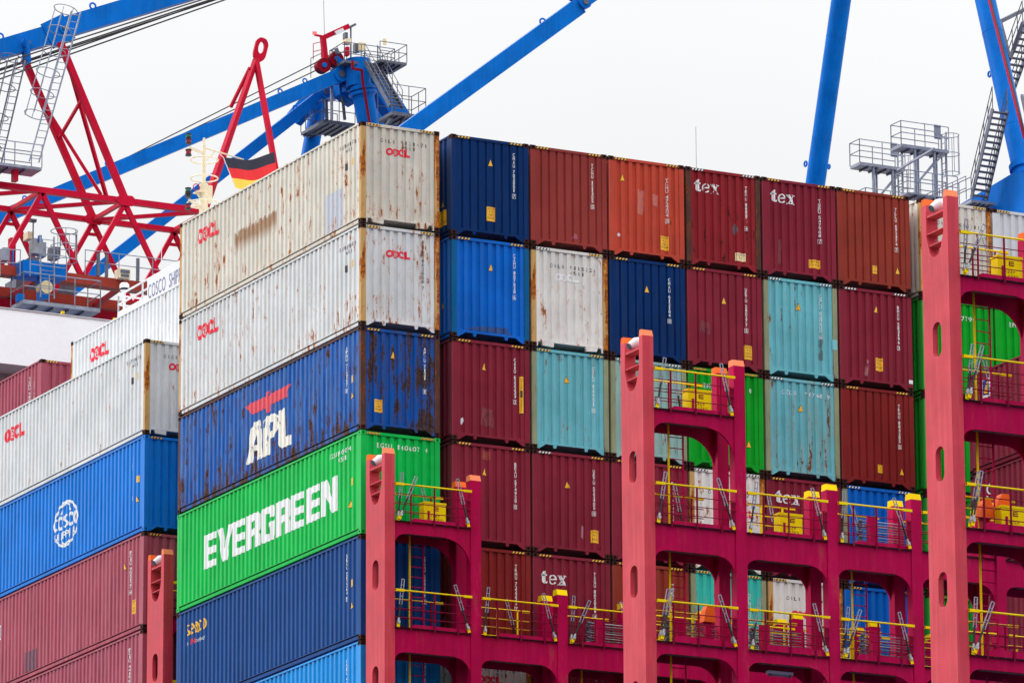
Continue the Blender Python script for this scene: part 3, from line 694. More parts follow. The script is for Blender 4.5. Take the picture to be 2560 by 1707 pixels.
put_code_h(c, .66, 2.2, 'OOLU 508857'); put_oocl(c, 1.35, 1.6, .75, .215, 'end', 'dred')
c = container(0, 4, 5, 'turq', 'rusty turquoise container behind the lower walkway', .42, .3, post=postkhaki)
put_code_v(c, 1.9, 2.35, 'DFSU 600114 5', mat='dwhiteh')
c = container(0, 5, 1, 'maroon', 'maroon container in the top tier with clean white serif lettering', .06, .2)
stamp(c, d_tex(.31, 2.2, 1.05), 'end', 'brand_lettering', 'dwhite'); caut(c, 1.55, .38, .36, .25, lines=('CAUTION', '9 6 HIGH')); put_code_v(c, 1.92, 2.45, 'TGBU 547908 7')
c = container(0, 5, 2, 'teal', 'light teal container in the second tier near the right end', .3, .3, post=postkhaki, haz=('w', 'w'))
put_triangle(c, 1.16, 2.0); put_code_v(c, 1.9, 2.55, 'CSLU 628600 6', mat='dwhite')
c = container(0, 5, 3, 'teal', 'rust-streaked light teal container in the third tier near the right end', .54, .8, post=postkhaki, haz=('w', 'w'), chalk=S(160, 168, 146))
put_code_h(c, .62, 2.42, 'CCLU 776768 9', mat='dwhiteh', p=.125, h=.12, w=.07); put_triangle(c, 1.18, 1.95)
c = container(0, 5, 4, 'maroon', 'maroon container with white serif lettering in the fourth tier behind yellow rails', .06, .2, haz=('y', None))
stamp(c, d_tex(.31, 2.15, 1.05), 'end', 'brand_lettering', 'dwhite'); put_code_v(c, 1.92, 2.4, 'TXGU 552801 6')
c = container(0, 5, 5, 'cwhite', 'white container with orange corner posts low behind the walkway', .12, .3, post=postrust, **OO)
put_code_h(c, .66, 2.3, 'OOLU 938461'); put_oocl(c, .78, 1.8, .75, .215, 'end', 'dred')
c = container(0, 6, 1, 'oxide', 'chocolate-brown container at the right end of the top tier', .05, .2, ribs='b')
put_triangle(c, 2.0, .52); caut(c, 1.16, .45, .17, .24, lines=('STOP', 'CK', 'HIGH')); put_code_v(c, 1.98, 2.5, 'TLLU 692474 7')
c = container(0, 6, 2, 'maroon', 'maroon container in the second tier at the right end of the row', .06, .2, haz=('w', 'w'))
put_triangle(c, 1.25, 2.22); put_code_v(c, 1.99, 2.5, 'BMOU 583196 3'); caut(c, 1.2, .5, .24, .38, lines=('CAUTION', "9'6", 'HIGH')); stamp(c, D2().rect(2.29, .22, 2.42, .33), 'end', 'label_plate', 'dwhite', .036)
c = container(0, 6, 3, 'redbrown', 'red-brown container in the third tier at the right end of the row', .04, .2, ribs='b')
put_code_v(c, 1.95, 2.5, 'TRHU 884285 5'); put_triangle(c, 2.0, .42); caut(c, 1.2, .42, .17, .24, lines=('STOP', 'CK', 'HIGH'))
c = container(0, 6, 4, 'blue', 'blue container in the fourth tier behind the yellow-capped pillars', .06, .25, post=postkhaki, haz=('w', 'w'))
c = container(0, 6, 5, 'blue', 'blue container in the fifth tier behind the lower walkway', .06, .25, post=None)
def smudge(k, pts, col, worn=.1, lift=.0045):
    stamp(k, D2().poly(pts), 'end', 'smudge', plain('smudge_paint', col, .6, worn=worn), lift)
CT = {(round(o.location.y / BP), round(o.location.x, 1), round((TOPZ - CH - o.location.z) / TP) + 1): o for o in COL.objects if o.get('category') == 'container'}
def G(c_, t_): return CT[(0, round(COLX[c_], 1), t_)]
smudge(G(3, 1), [(.93, 1.3), (1.14, 1.28), (1.16, 2.0), (.94, 2.02)], S(196, 104, 92)); smudge(G(3, 1), [(1.42, 1.6), (1.6, 1.58), (1.62, 1.92), (1.42, 1.94)], S(190, 100, 90))
smudge(G(1, 4), [(.33, .95), (.62, .95), (.62, 1.28), (.33, 1.3)], S(150, 58, 50)); smudge(G(1, 4), [(.95, 2.45), (1.2, 2.45), (1.2, 2.7), (.95, 2.7)], S(150, 52, 44))
smudge(G(4, 1), [(1.5, 1.22), (1.6, 1.05), (1.72, 1.2), (1.62, 1.42)], S(100, 70, 80), .04); smudge(G(6, 2), [(.85, .35), (.92, .3), (.98, .75), (.9, .8)], S(170, 110, 118), .16)
smudge(G(2, 1), [(1.32, .33), (1.5, .3), (1.48, .45), (1.36, .48)], S(170, 80, 96), .1); smudge(G(5, 2), [(1.82, .6), (1.94, .6), (1.96, 1.35), (1.84, 1.4)], S(92, 116, 116), .16)
smudge(G(5, 2), [(2.25, .95), (2.41, .95), (2.41, 1.25), (2.25, 1.25)], S(120, 196, 206), .0, .03); smudge(G(2, 4), [(1.55, .55), (1.62, .5), (1.63, .9), (1.57, .9)], S(170, 110, 122), .17)
smudge(G(1, 2), [(.4, .25), (1.9, .22), (1.7, .42), (.8, .36)], S(30, 70, 130), .13); smudge(G(5, 1), [(.5, .4), (.62, .38), (.66, 1.1), (.54, 1.1)], S(118, 44, 54), .12)
smudge(G(4, 2), [(.4, 1.0), (.75, .95), (.72, 1.3), (.44, 1.35)], S(120, 34, 50), .1); smudge(G(1, 3), [(.9, .5), (1.35, .45), (1.3, .95), (.95, 1.0)], S(124, 40, 54), .12)
# beyond the second gap, right of the tallest pillar -------------------------------------------------------------
c = container(0, 7, 1, 'oocl', 'cream container top right behind the tallest pillar, rusty post', .22, .3, True, postrust, **OO)
put_code_h(c, .66, 2.2, 'OOLU 5558715', sub=('45G1', 1.285, 2.05))
for t_, l_ in ((2, 'second'), (3, 'third'), (4, 'fourth'), (5, 'fifth')):
    c = container(0, 7, t_, 'green', 'green container behind the tallest pillar, %s tier' % l_, .03, .2, True, fine=True)
    if t_ == 2: put_code_h(c, .55, 2.32, 'EMCU 977790', mat='dwhite', p=.124, h=.13, w=.085)
c = container(0, 8, 1, 'white', 'light grey container in the top right corner of the row', .12, .3, **OO)
c = container(0, 8, 2, 'green', 'dark green container cut by the right edge of the picture', .03, .2, fine=True)
put_code_h(c, .55, 2.32, 'EMCU 920561', mat='dwhite', p=.124, h=.13, w=.085)
for t_, l_ in ((3, 'top'), (4, 'second'), (5, 'third'), (6, 'lowest')):
    c = container(-1, 7, t_, 'maroon', 'maroon container seen along its ribbed side at the right edge, %s of its stack' % l_, .06, .4, True, chalk=S(150, 66, 86))
    if t_ == 3:
        stamp(c, D2().rect(.76, 2.08, 1.16, 2.62), 'side', 'emblem_board', 'dwhite'); stamp(c, D2().rect(.80, 2.16, 1.12, 2.58), 'side', 'emblem_board', plain('emblem_blue', S(20, 50, 150), .5), .009)
        stamp(c, D2().poly([(.84, 2.2), (.98, 2.2), (1.1, 2.54), (.94, 2.54)]), 'side', 'emblem_board', 'dyellow', .012)
    if t_ == 4: put_code_v(c, .95, 2.5, 'CNC', 'side', h=.3, p=.34, w=.2, boxed=False)

# ------------------------------------------------------------------ lashing bridges
def arcpts(x0, x1, zb, rl, rr, n=8):
    """underside of a girder from the left pillar to the right one, with rounded haunches"""
    pts = [(x0, zb - rl)]
    for i in range(n + 1):
        a = pi / 2 * i / n; pts.append((x0 + rl * (1 - cos(a)), zb - rl * (1 - sin(a))))
    for i in range(n + 1):
        a = pi / 2 * i / n; pts.append((x1 - rr * (1 - sin(a)), zb - rr * (1 - cos(a))))
    return pts
def girder(x0, x1, zt, zb, rl, rr, y, th=.06, chamfer=0.):
    b = MB(); low_ = arcpts(x0, x1, zb, rl, rr); top = [(x, zt) for x, _ in low_]
    # quads column by column, so the plate stays clean
    xs = sorted(set(round(p[0], 4) for p in low_))
    def zl(x):
        if x < x0 + rl: return zb - rl + math.sqrt(max(0, rl * rl - (rl - (x - x0)) ** 2))
        if x > x1 - rr: return zb - rr + math.sqrt(max(0, rr * rr - (rr - (x1 - x)) ** 2))
        return zb
    for a, c_ in zip(xs[:-1], xs[1:]):
        if c_ - a < 1e-4: continue
        b.prism([(a, y, zl(a)), (c_, y, zl(c_)), (c_, y, zt), (a, y, zt)], (0, th, 0))
    return b
def pillar_outer(parent, zbot):
    """tall side post: a deep plate box pierced by slots, forked at the top"""
    X0, X1, DY, XW = 0., .31, 1.15, .12
    b = MB()
    slots = [36.45 - 2.925 * i for i in range(4)]
    hw, hh, cy = .19, .42, .565
    N = 32
    def hole(z0, z1, zc):
        cz = zc; vs_o, vs_h = [], []
        H2 = (z1 - z0) / 2; zm = (z0 + z1) / 2
        angs = sorted(set([2 * pi * i / N for i in range(N)] + [math.atan2(s * H2, (DY - cy) if t > 0 else -cy) % (2 * pi) for s in (-1, 1) for t in (-1, 1)]))
        for a in angs:
            c_, s_ = cos(a), sin(a)
            tx = (DY - cy) / c_ if c_ > 1e-9 else (-cy / c_ if c_ < -1e-9 else 1e9); tz = H2 / abs(s_) if abs(s_) > 1e-9 else 1e9
            k = min(tx, tz); vs_o.append((cy + k * c_, zm + k * s_))
            lo_, hi_ = 0, 2
            for _ in range(30):
                md = (lo_ + hi_) / 2; yy, zz = md * c_, md * s_
                d_ = math.hypot(yy, max(0, abs(zz) - (hh - hw))); 
                if d_ < hw: lo_ = md
                else: hi_ = md
            vs_h.append((cy + lo_ * c_, zm + lo_ * s_))
        n = len(angs)
        for x, in ((X0,), (XW,)):
            b.add([(x, y, z) for y, z in vs_o] + [(x, y, z) for y, z in vs_h], [(i, (i + 1) % n, n + (i + 1) % n, n + i) for i in range(n)])
        b.add([(X0, y, z) for y, z in vs_h] + [(XW, y, z) for y, z in vs_h], [(i, (i + 1) % n, n + (i + 1) % n, n + i) for i in range(n)])
    zc = 38.2
    cur = zc
    def sides(z0, z1):
        for x in (X0, XW): b.add([(x, 0, z0), (x, DY, z0), (x, DY, z1), (x, 0, z1)], [(0, 1, 2, 3)])
    for s in slots:
        z1, z0 = s + .6, s - .6
        sides(z1, cur); hole(z0, z1, s); cur = z0
    sides(zbot, cur)
    b.add([(X0, 0, zbot), (X1, 0, zbot), (X1, 0, zc), (X0, 0, zc)], [(0, 1, 2, 3)]); b.add([(X0, DY, zbot), (X1, DY, zbot), (X1, DY, zc), (X0, DY, zc)], [(0, 1, 2, 3)])
    b.box((XW, .001, zbot), (X1, .13, zc)); b.box((XW, DY - .13, zbot), (X1, DY - .001, zc)); b.box((XW, .13, zc - .03), (X1, DY - .13, zc - .001))
    # fork
    lev = [(38.2, .565, .565), (38.41, .565, .565), (38.45, .43, .70), (38.55, .34, .79), (38.70, .28, .85), (38.95, .19, .93), (39.74, .18, .93)]
    for (z0, l0, r0), (z1, l1, r1) in zip(lev[:-1], lev[1:]):
        b.prism([(X0, 0, z0), (X0, l0, z0), (X0, l1, z1), (X0, 0, z1)], (X1 - X0, 0, 0))
        b.prism([(X0, r0, z0), (X0, DY, z0), (X0, DY, z1), (X0, r1, z1)], (X1 - X0, 0, 0))
    p = b.build('side_pillar', 'pillar', parent)
    for y0, y1, m in ((0, .18, 'peach'), (.93, DY, 'orange')):
        c_ = MB().prism([(X0, y0, 39.74), (X0, y1, 39.74), (X0 + .0, y1 - .03, 39.9), (X0 + .0, y0 + .06, 39.9)], (X1 - X0, 0, 0))
        c_.build('pillar_cap', m, p)
    for z, th in ((39.42, .06), (39.02, .025), (38.72, .025)):
        l = .18 if z > 38.95 else .28; r = .93 if z > 38.95 else .85
        MB().box((X0 + .015, l, z), (X1 - .015, r, z + th)).build('step_plate', 'pillar', p)
    return p
def lamp_head(parent, loc):
    x, y, z = loc
    b = MB().tube((x - .17, y, z + .10), (x + .02, y, z + .20), .09, 12, .15).tube((x + .02, y, z + .2), (x + .16, y, z + .27), .15, 12, .11)
    o = b.build('floodlight', 'white', parent, True)
    MB().tube((x - .195, y, z + .087), (x - .17, y, z + .10), .085, 12).build('lens', 'galvdark', o)
    MB().box((x - .03, y - .03, z), (x + .03, y + .03, z + .12)).build('bracket', 'galvdark', o)
def post_pair(parent, x0, x1, ztop, cap, zbot):
    for y0, y1, nm, cm in ((0., .27, 'bridge', cap[0]), (.88, 1.15, 'bridge', cap[1])):
        p = MB().box((x0, y0, zbot), (x1, y1, ztop - .16)).build('pillar', nm, parent)
        yy = .05
        MB().prism([(x0, y0, ztop - .16), (x0, y1, ztop - .16), (x0, y1 - .02, ztop), (x0, y0 + yy, ztop)], (x1 - x0, 0, 0)).build('pillar_cap', cm, p)
def rail_set(parent, x0, x1, zd, y, yellow_posts=False):
    o = MB().tube((x0, y, zd + 1.03), (x1, y, zd + 1.03), .024, 8).box((x0, y - .035, zd + .99), (x0 + .25, y + .035, zd + 1.06)).box((x1 - .25, y - .03, zd + .995), (x1, y + .03, zd + 1.06)).build('hand_rail', 'yellow', parent)
    b = MB()
    for h in (.28, .52, .76): b.tube((x0, y, zd + h), (x1, y, zd + h), .013, 5)
    n = 3
    for i in range(n):
        x = x0 + (x1 - x0) * (.2 + .62 * i / (n - 1)); b.box((x - .022, y - .012, zd - .05), (x + .022, y + .012, zd + 1.02))
    b.build('guard_rail', 'yellow' if yellow_posts else 'inner_red', parent)
PX = [(0., .31), (2.62, 2.94), (5.28, 5.60), (7.76, 8.08), (10.26, 10.58), (12.76, 13.08), (15.27, 15.59), (17.77, 18.09), (20.27, 20.59)]
BR = []
BNAME = ['leftmost', 'second', 'third', 'rightmost']
def bridge(i, yf, nb):
    lab = ['crimson lashing bridge with a forked post, furthest left between two container stacks',
           'crimson lashing bridge whose forked post stands against the green container corner',
           'crimson lashing bridge with the forked post left of centre-right and two yellow-capped pillars',
           'tallest-looking crimson lashing bridge, its forked post near the right edge'][i]
    root = thing('lashing_bridge', lab, 'bridge', (0, yf, 0), 'lashing bridges across the deck')
    zbot = 24.45
    p = pillar_outer(root, zbot); lamp_head(p, (.14, .62, 39.48))
    for j in range(1, nb + 1):
        top = 39.40 if j == 1 else 36.45
        post_pair(root, PX[j][0], PX[j][1], top, ('peach', 'orange') if j == 1 else ('yellow', 'yellow'), zbot)
    for j in range(nb):
        x0, x1 = PX[j][1], PX[j + 1][0]
        for lv, (zt, zb, rl, rr) in enumerate(((37.88, 37.55, .32, .78), (34.94, 34.28, .28, .5), (31.95, 31.66, .28, .55), (29.02, 28.72, .28, .55))):
            if lv == 0 and j > 0: continue
            for y in (.03, 1.06):
                g = girder(x0 - .0, x1, zt, zb, rl, rr, y).build('girder', 'bridge', root)
                if y < .1: MB().box((x0, -.035, zt), (x1, .10, zt + .022)).box((x0 + rl, -.03, zb - .018), (x1 - rr, .10, zb - .001)).build('flange', 'deckshade', g)  # dark flange colour draws the shadow gap between girder and kick plate
            MB().box((x0, .105, zt + .004), (x1, 1.05, zt + .03)).build('walkway', 'deckshade', root)
            # kick plate with a raked end
            hk = .12 if lv < 2 else .19
            MB().prism([(x0 + .42, -.02, zt + .022), (x1 - .06, -.02, zt + .022), (x1 - .22, -.02, zt + hk), (x0 + .58, -.02, zt + hk)], (0, .012, 0)).build('kick_plate', 'bridge', root)
            rail_set(root, x0 + .0, x1, zt, -.045); rail_set(root, x0 + .02, x1 - .3, zt, 1.10, lv == 2 or j == 1)
            # bracket on the post that carries the turnbuckles
            MB().box((x1 - .12, .0, zt + .03), (x1 - .002, .02, zt + .75)).build('bracket_plate', 'inner_red', root)
        if j in (0, 2):
            # ladder between the walkways
            xl, xr = x0 + .82, x0 + 1.24
            for z0, z1 in ((35.0, 37.95), (32.0, 34.95), (29.1, 31.95)):
                if j > 0 and z0 > 34: continue
                l = MB().tube((xl, .75, z0), (xl, .75, z1 + .05), .03, 6).build('ladder', 'yellow', root)
                b = MB().tube((xr, .75, z0), (xr, .75, z1), .025, 6)
                n = 10
                for q in range(n): b.tube((xl, .75, z0 + .15 + q * .28), (xr, .75, z0 + .15 + q * .28), .014, 5)
                b.build('ladder_rungs', 'bridge', l)
    return root
for i, (yf, nb) in enumerate(((13.12, 1), (-1.48, 8), (-16.08, 5), (-30.68, 2))): BR.append((bridge(i, yf, nb), yf, nb))

# turnbuckles left leaning on the rails
def tb_meshes():
    lug = MB().box((-.035, -.012, -.12), (.045, .012, .03)).tube((0, -.03, 0), (0, .03, 0), .036, 8).mesh('lug')
    jaw = MB().tube((0, 0, .02), (0, 0, .14), .042, 8, .03).box((-.035, -.045, -.02), (.035, .045, .05)).mesh('jaw')
    scr = MB().tube((0, 0, .12), (0, 0, .58), .026, 8).mesh('screw')
    fr = MB()
    for s in (-1, 1): fr.box((s * .038 - .008, -.014, .52), (s * .038 + .008, .014, 1.24))
    for z in (.52, .74, 1.06, 1.225): fr.box((-.038, -.012, z), (.038, .012, z + .02))
    return lug, jaw, scr, fr.mesh('body_frame')
TBM = tb_meshes()
LVN = ['top', 'upper', 'middle', 'lower']
BAYN = ['outermost bay', 'second bay', 'third bay', 'fourth bay', 'fifth bay']
def turnbuckle(loc, tilt, lab):
    o = thing('lashing_turnbuckle', lab, 'turnbuckle', loc, 'turnbuckles leaning on the bridge rails')
    o.rotation_euler = (RD(-3), tilt, 0)
    inst('lug', TBM[0], 'yellow', o); inst('jaw', TBM[1], 'rodsteel', o); inst('screw', TBM[2], 'blacksteel', o); inst('body_frame', TBM[3], 'galv', o)
BDES = ['leftmost', 'second-from-left', 'middle-right', 'rightmost']
ZD = [37.9, 34.96, 31.98, 29.04]
rt = random.Random(4)
def bay_tbs(bi, j, lv):
    yf = BR[bi][1]; x0, x1 = PX[j][1], PX[j + 1][0]; z = ZD[lv] + .1
    nm = 'of the %s bridge, %s, %s walkway' % (BDES[bi], BAYN[j], LVN[lv])
    dj = rt.uniform(-.08, .08)
    turnbuckle((x0 + .06, yf - .09, z), .16 + dj, 'grey turnbuckle standing steepest at the left post ' + nm)
    if j != 1 and rt.random() < .75: turnbuckle((x0 + .10, yf - .15, z + .02), .36 - dj * 1.5, 'grey turnbuckle slanting right from the left post ' + nm)
    turnbuckle((x1 - .14, yf - .09, z + .02), -.21 - rt.uniform(-.05, .12), 'grey turnbuckle slanting left from the right post ' + nm)
    if lv < 2 and rt.random() < .7: turnbuckle((x1 - .62 - rt.uniform(0, .5), yf + 1.04, z), -.2 + dj, 'grey turnbuckle at the rear rail ' + nm)
for bi, j, lv in ((1, 0, 0), (1, 0, 1), (1, 1, 1), (1, 2, 1), (2, 0, 0), (2, 0, 1), (2, 1, 1), (2, 2, 1), (2, 0, 2), (2, 1, 2), (2, 2, 2), (3, 0, 0), (3, 0, 1), (3, 0, 2), (3, 0, 3)): bay_tbs(bi, j, lv)

# gear boxes, orange hoods, rod racks, strip lights
def gear_box(x, z, yf, lab):
    o = thing('gear_box', lab, 'box', (x, yf + .18, z), 'yellow gear boxes on the walkways')
    MB().box((0, 0, .05), (.66, .30, .60)).build('body', 'yellow', o)
    MB().box((-.015, -.012, .56), (.675, .31, .615)).build('lid', 'yellow', o)
    MB().box((.02, .02, 0), (.08, .28, .05)).box((.58, .02, 0), (.64, .28, .05)).build('feet', 'yellow', o)
    d = D2(); d.rect(.30, .46, .44, .485); d.rect(.30, .42, .44, .44); d.rect(.30, .375, .44, .40); d.rect(.30, .40, .32, .46)
    for i, ch in enumerate('KEEP'): d.char(ch, .22 + i * .075, .20, .065, .05)
    for i, ch in enumerate('CLOSED'): d.char(ch, .15 + i * .075, .10, .065, .05)
    m = MB(); m.add([(x_, -.004, y_) for x_, y_ in d.v], d.f); m.build('stencil', 'inner_red', o)
    MB().box((.10, -.02, .12), (.16, -.002, .36)).build('handle', 'bridge', o)
gear_box(1.29, 37.94, -1.48, 'yellow gear box on the second bridge, in front of the green container')
gear_box(1.40, 37.94, -16.08, 'yellow gear box on the top walkway of the middle-right bridge')
gear_box(4.0, 35.0, -16.08, 'yellow gear box in front of the white-lettered maroon container')
gear_box(1.45, 37.94, -30.68, 'yellow gear box on the top walkway at the right edge')
gear_box(1.38, 32.02, -30.68, 'yellow gear box on the lower walkway at the right edge, beside orange hoods')
def hood(x, y, z, w, h, lab, fb=.1):
    o = thing('orange_hood', lab, 'hood', (x, y, z), 'orange hoods on the walkways')
    k = h - fb
    MB().prism([(0, 0, fb), (w, 0, fb), (w * .95, 0, fb + k * .7), (w * .82, 0, h), (w * .3, 0, h), (w * .14, 0, fb + k * .7)], (0, .24, 0)).build('shell', 'orange', o)
    MB().box((w * .25, .06, 0), (w * .75, .18, fb)).build('stand', 'bridge', o)
hood(1.98, -16.08 + .55, 31.98, .34, 1.14, 'orange tapered hood on the lower walkway before the turquoise container', .72)
hood(1.02, -30.68 + .5, 31.98, .36, .82, 'orange tapered hood left of the right-edge yellow box', .40)
hood(1.60, -30.68 + .62, 31.98, .32, 1.04, 'orange tapered hood behind the right-edge yellow box', .68)
def rod_rack(x, z, yf, lab, n=9, L=1.45):
    o = thing('rod_rack', lab, 'rod rack', (x, yf + .25, z), 'racks of lashing rods')
    MB().box((.20, 0, 0), (.50, .05, .78)).build('rack_plate', 'bridge', o)
    MB().box((L, 0, 0), (L + .06, .06, .7)).build('rack_post', 'bridge', o)
    rod = MB().tube((.02, .0, 0), (L + .25, .0, 0), .014, 6).mesh('rod'); kn = MB().tube((-.07, 0, 0), (.06, 0, 0), .034, 8).tube((.0, 0, -.04), (.02, 0, .05), .03, 6).mesh('rod_head')
    for i in range(n):
        r = inst('rod', rod, 'rodsteel', o, (.02 * (i % 3), .07 + .03 * (i % 2), .12 + i * .068)); inst('rod_head', kn, 'galvdark', r)
rod_rack(6.40, 35.0, -1.48, 'rack of grey lashing rods left of the middle pillar')
rod_rack(6.42, 35.0, -16.08, 'rack of grey lashing rods in front of the blue container, upper walkway')
rod_rack(6.42, 32.05, -16.08, 'rack of grey lashing rods below it on the lower walkway')
rod_rack(3.55, 32.05, -16.08 + .6, 'rack of grey lashing rods at the foot of the white container')
rod_rack(1.2, 32.05, -16.08 + .75, 'rack of grey lashing rods under the orange hood')
def strip_light(x, y, z, lab, L=.72):
    o = thing('strip_light', lab, 'lamp', (x, y, z), 'strip lights under the walkways')
    MB().box((0, 0, .06), (L, .14, .13)).build('housing', 'white', o)
    MB().tube((.06, .07, .04), (L - .06, .07, .04), .035, 8).build('tube', 'galv', o)
    MB().box((.05, .02, .0), (.09, .12, .08)).box((L - .09, .02, .0), (L - .05, .12, .08)).build('end_guard', 'galvdark', o)
    MB().box((.1, .04, .13), (.14, .1, .28)).box((L - .14, .04, .13), (L - .1, .1, .28)).build('hanger', 'bridge', o)
strip_light(3.86, -16.08 + .62, 31.50, 'white strip light under the lower walkway of the middle-right bridge')
strip_light(1.0, -30.68 + .5, 28.40, 'white strip light at the bottom right corner')

# ------------------------------------------------------------------ ship's bridge wing, mast, flag
def railing(name, parent, pts, h=1.05, mat='galv', r=.022, rails=(1., .5), post=1.2, closed=False, start=True):
    b = MB(); up = V((0, 0, h))
    pts = [V(p) for p in pts]
    if closed: pts = pts + [pts[0]]
    for a, c_ in zip(pts[:-1], pts[1:]):
        for k in rails: b.tube(a + up * k, c_ + up * k, r, 5)
        L = (c_ - a).length; n = max(1, round(L / post))
        for i in range(n + 1):
            p = a + (c_ - a) * (i / n); b.tube(p, p + up, r, 5)
    return b.build(name, mat, parent)
WY = 46.0
dh = thing('deckhouse', 'white ship bridge wing with grey underside at the far left', 'deckhouse', (8, WY, 24.5))
def rel(o, p): return V(p) - V(o.location)
def lb(o, a, b): return MB().box(tuple(rel(o, a)), tuple(rel(o, b)))
zt_, zb_ = at_y(150, 781, WY).z, at_y(30, 915, WY).z
MB().prism([rel(dh, (-3, WY - .25, zb_)), rel(dh, (-3, WY + .35, zt_)), rel(dh, (-3, WY + 6, zt_)), rel(dh, (-3, WY + 6, zb_))], (16.2, 0, 0)).build('wing_wall', 'white', dh)
lb(dh, (-3.05, WY + .30, zt_ + .002), (13.2, WY + 6, zt_ + .03)).build('coaming', 'white', dh)
for u in (155, 285): 
    p = at_y(u, 782 + (u - 150) * .13, WY); lb(dh, (p.x - .05, p.y - .12, p.z - .04), (p.x + .05, p.y, p.z + .05)).build('deck_light', 'yellow', dh)
lb(dh, (-3, WY + 1.2, zb_ - .9), (13.2, WY + 1.6, zb_ - .002)).build('wing_beam', 'grey', dh)
lb(dh, (-3, WY + 2.6, zb_ - 1.6), (13.2, WY + 6, zb_ - .003)).build('wing_soffit', 'grey', dh)
lb(dh, (4, WY + 2.7, 24.5), (30, WY + 12, zb_ - 1.62)).build('house_wall', 'white', dh)
bx_ = 13.4
pf = at_x(294, 781, bx_); ztop = pf.z
lb(dh, (bx_, pf.y - 9, zb_), (bx_ + 9, pf.y, ztop)).build('wheelhouse_wall', 'white', dh)
pn = at_x(450, 690, bx_)
rb = railing('roof_rail', dh, [rel(dh, (bx_ + 3.5, pf.y - .02, ztop)), rel(dh, (bx_ + .02, pf.y - .02, ztop)), rel(dh, (bx_ + .02, pf.y - 8.5, ztop))], .62, 'white', .035, (1., .45), 2.0)
# name board on the roof edge
b0, b1 = at_x(371, 740, bx_), at_x(480, 740, bx_)
yb0, yb1 = b0.y, b1.y; zb0 = at_x(371, 762, bx_).z; zb1 = zb0 + .92
board = lb(dh, (bx_ - .05, yb1, zb0 - .1), (bx_ - .02, yb0, zb1)).build('name_board', 'white', dh)
d = D2().text('COSCO SHIPPING', 0, 0, .5, .62, .055)
wtx = max(p[0] for p in d.v); kx_ = 1.0
m_ = MB(); m_.add([tuple(rel(dh, (bx_ - .056, yb0 - .10 - x * .92, zb0 + .18 + y))) for x, y in d.v], d.f); m_.build('board_lettering', plain('navy_lettering', S(96, 108, 150), .5), board)
# satellite dome
sp_ = at_x(311, 730, bx_ + .6)
o = thing('satellite_dome', 'small white satellite dome with black band on the wheelhouse roof', 'antenna', (sp_.x, sp_.y, ztop))
hz = sp_.z - ztop
MB().tube((0, 0, 0), (0, 0, hz), .05, 10).build('post', 'white', o, True)
MB().tube((0, 0, hz), (0, 0, hz + .05), .10, 16, .16).tube((0, 0, hz + .13), (0, 0, hz + .27), .178, 20, .172).tube((0, 0, hz + .27), (0, 0, hz + .33), .172, 20, .12).build('dome', 'white', o, True)
MB().tube((0, 0, hz + .05), (0, 0, hz + .13), .165, 20, .172).build('band', 'black', o, True)
o = thing('whip_aerial', 'thin white whip aerial beside the name board', 'antenna', (bx_ + .4, at_x(403, 700, bx_ + .4).y, ztop))
MB().tube((0, 0, 0), (0, 0, .5), .045, 8).tube((0, 0, .5), (0, 0, 2.0), .012, 5).build('rod', 'white', o); MB().box((-.1, -.08, .55), (.1, .08, .68)).build('fitting', 'galvdark', o)
# signal mast
MYm = 47.5
mb_ = at_y(508, 620, MYm); pxm = 1 / ((mb_ - CAM).dot(FWD) / FPX)
def mz(v): return at_y(508, v, MYm).z - mb_.z
mast = thing('signal_mast', 'cream signal mast with ring guards and green and red lights', 'mast', tuple(mb_))
MB().box((-.13, -.13, ztop - mb_.z if ztop < mb_.z else 0), (.13, .13, 0)).tube((0, 0, 0), (0, 0, mz(460)), .16, 12).build('mast_base', 'cream', mast, True)
MB().tube((0, 0, mz(462)), (0, 0, mz(362)), .075, 10, .065).tube((0, 0, mz(364)), (0, 0, mz(345)), .05, 8, .045).build('mast_pole', 'cream', mast, True)
MB().box((-.02, -.12, mz(505)), (.30, .14, mz(464))).build('cabinet', 'cream', mast)
MB().box((-.34, -.2, mz(484)), (-.06, .2, mz(482))).build('bracket', 'cream', mast); MB().prism([(-.36, -.02, mz(482)), (-.05, -.02, mz(482)), (-.05, -.02, mz(505))], (0, .04, 0)).build('bracket', 'cream', mast)
for v in (400, 446): MB().ring((.02, 0, mz(v)), .5, .026, n=28).build('ring_guard', 'cream', mast, True)
MB().ring((.02, 0, mz(510)), .62, .03, n=28).build('ring_guard', 'cream', mast, True)
MB().beam((-.03, 0, mz(383)), (-.62, -.05, mz(375)), .06, .09).build('yard_arm', 'cream', mast)
MB().tube((.0, 0, mz(369)), (1.55, -.1, mz(388)), .035, 8, .025).build('yard_arm', 'cream', mast); MB().tube((.05, 0, mz(402)), (.42, 0, mz(376)), .03, 6).build('yard_stay', 'cream', mast)
MB().beam((-.05, 0, mz(520)), (-.62, -.05, mz(505)), .05, .10).build('yard_arm', 'cream', mast)
MB().ring((-.31, -.05, mz(472)), .13, .018, (0, 1, 0), 18).build('siren_wheel', 'cranered', mast)
M['greenlens'] = plain('green_lens', S(0, 110, 90), .2); M['redlens'] = plain('red_lens', S(150, 12, 40), .2)
for v0, v1, lens in ((366, 354, 'redlens'), (352, 341, 'greenlens'), (396, 380, 'redlens'), (500, 490, 'blacksteel'), (488, 476, 'greenlens'), (530, 516, 'redlens')):
    z0, z1 = mz(v0), mz(v1); x = -.64
    o = MB().tube((x, -.05, z0), (x, -.05, z0 + (z1 - z0) * .25), .115, 12).tube((x, -.05, z1 - (z1 - z0) * .2), (x, -.05, z1), .115, 12).build('lamp_housing', 'black', mast, True)
    MB().tube((x, -.05, z0 + .02), (x, -.05, z1 - .02), .095, 12).build('lamp_lens', lens, o, True)
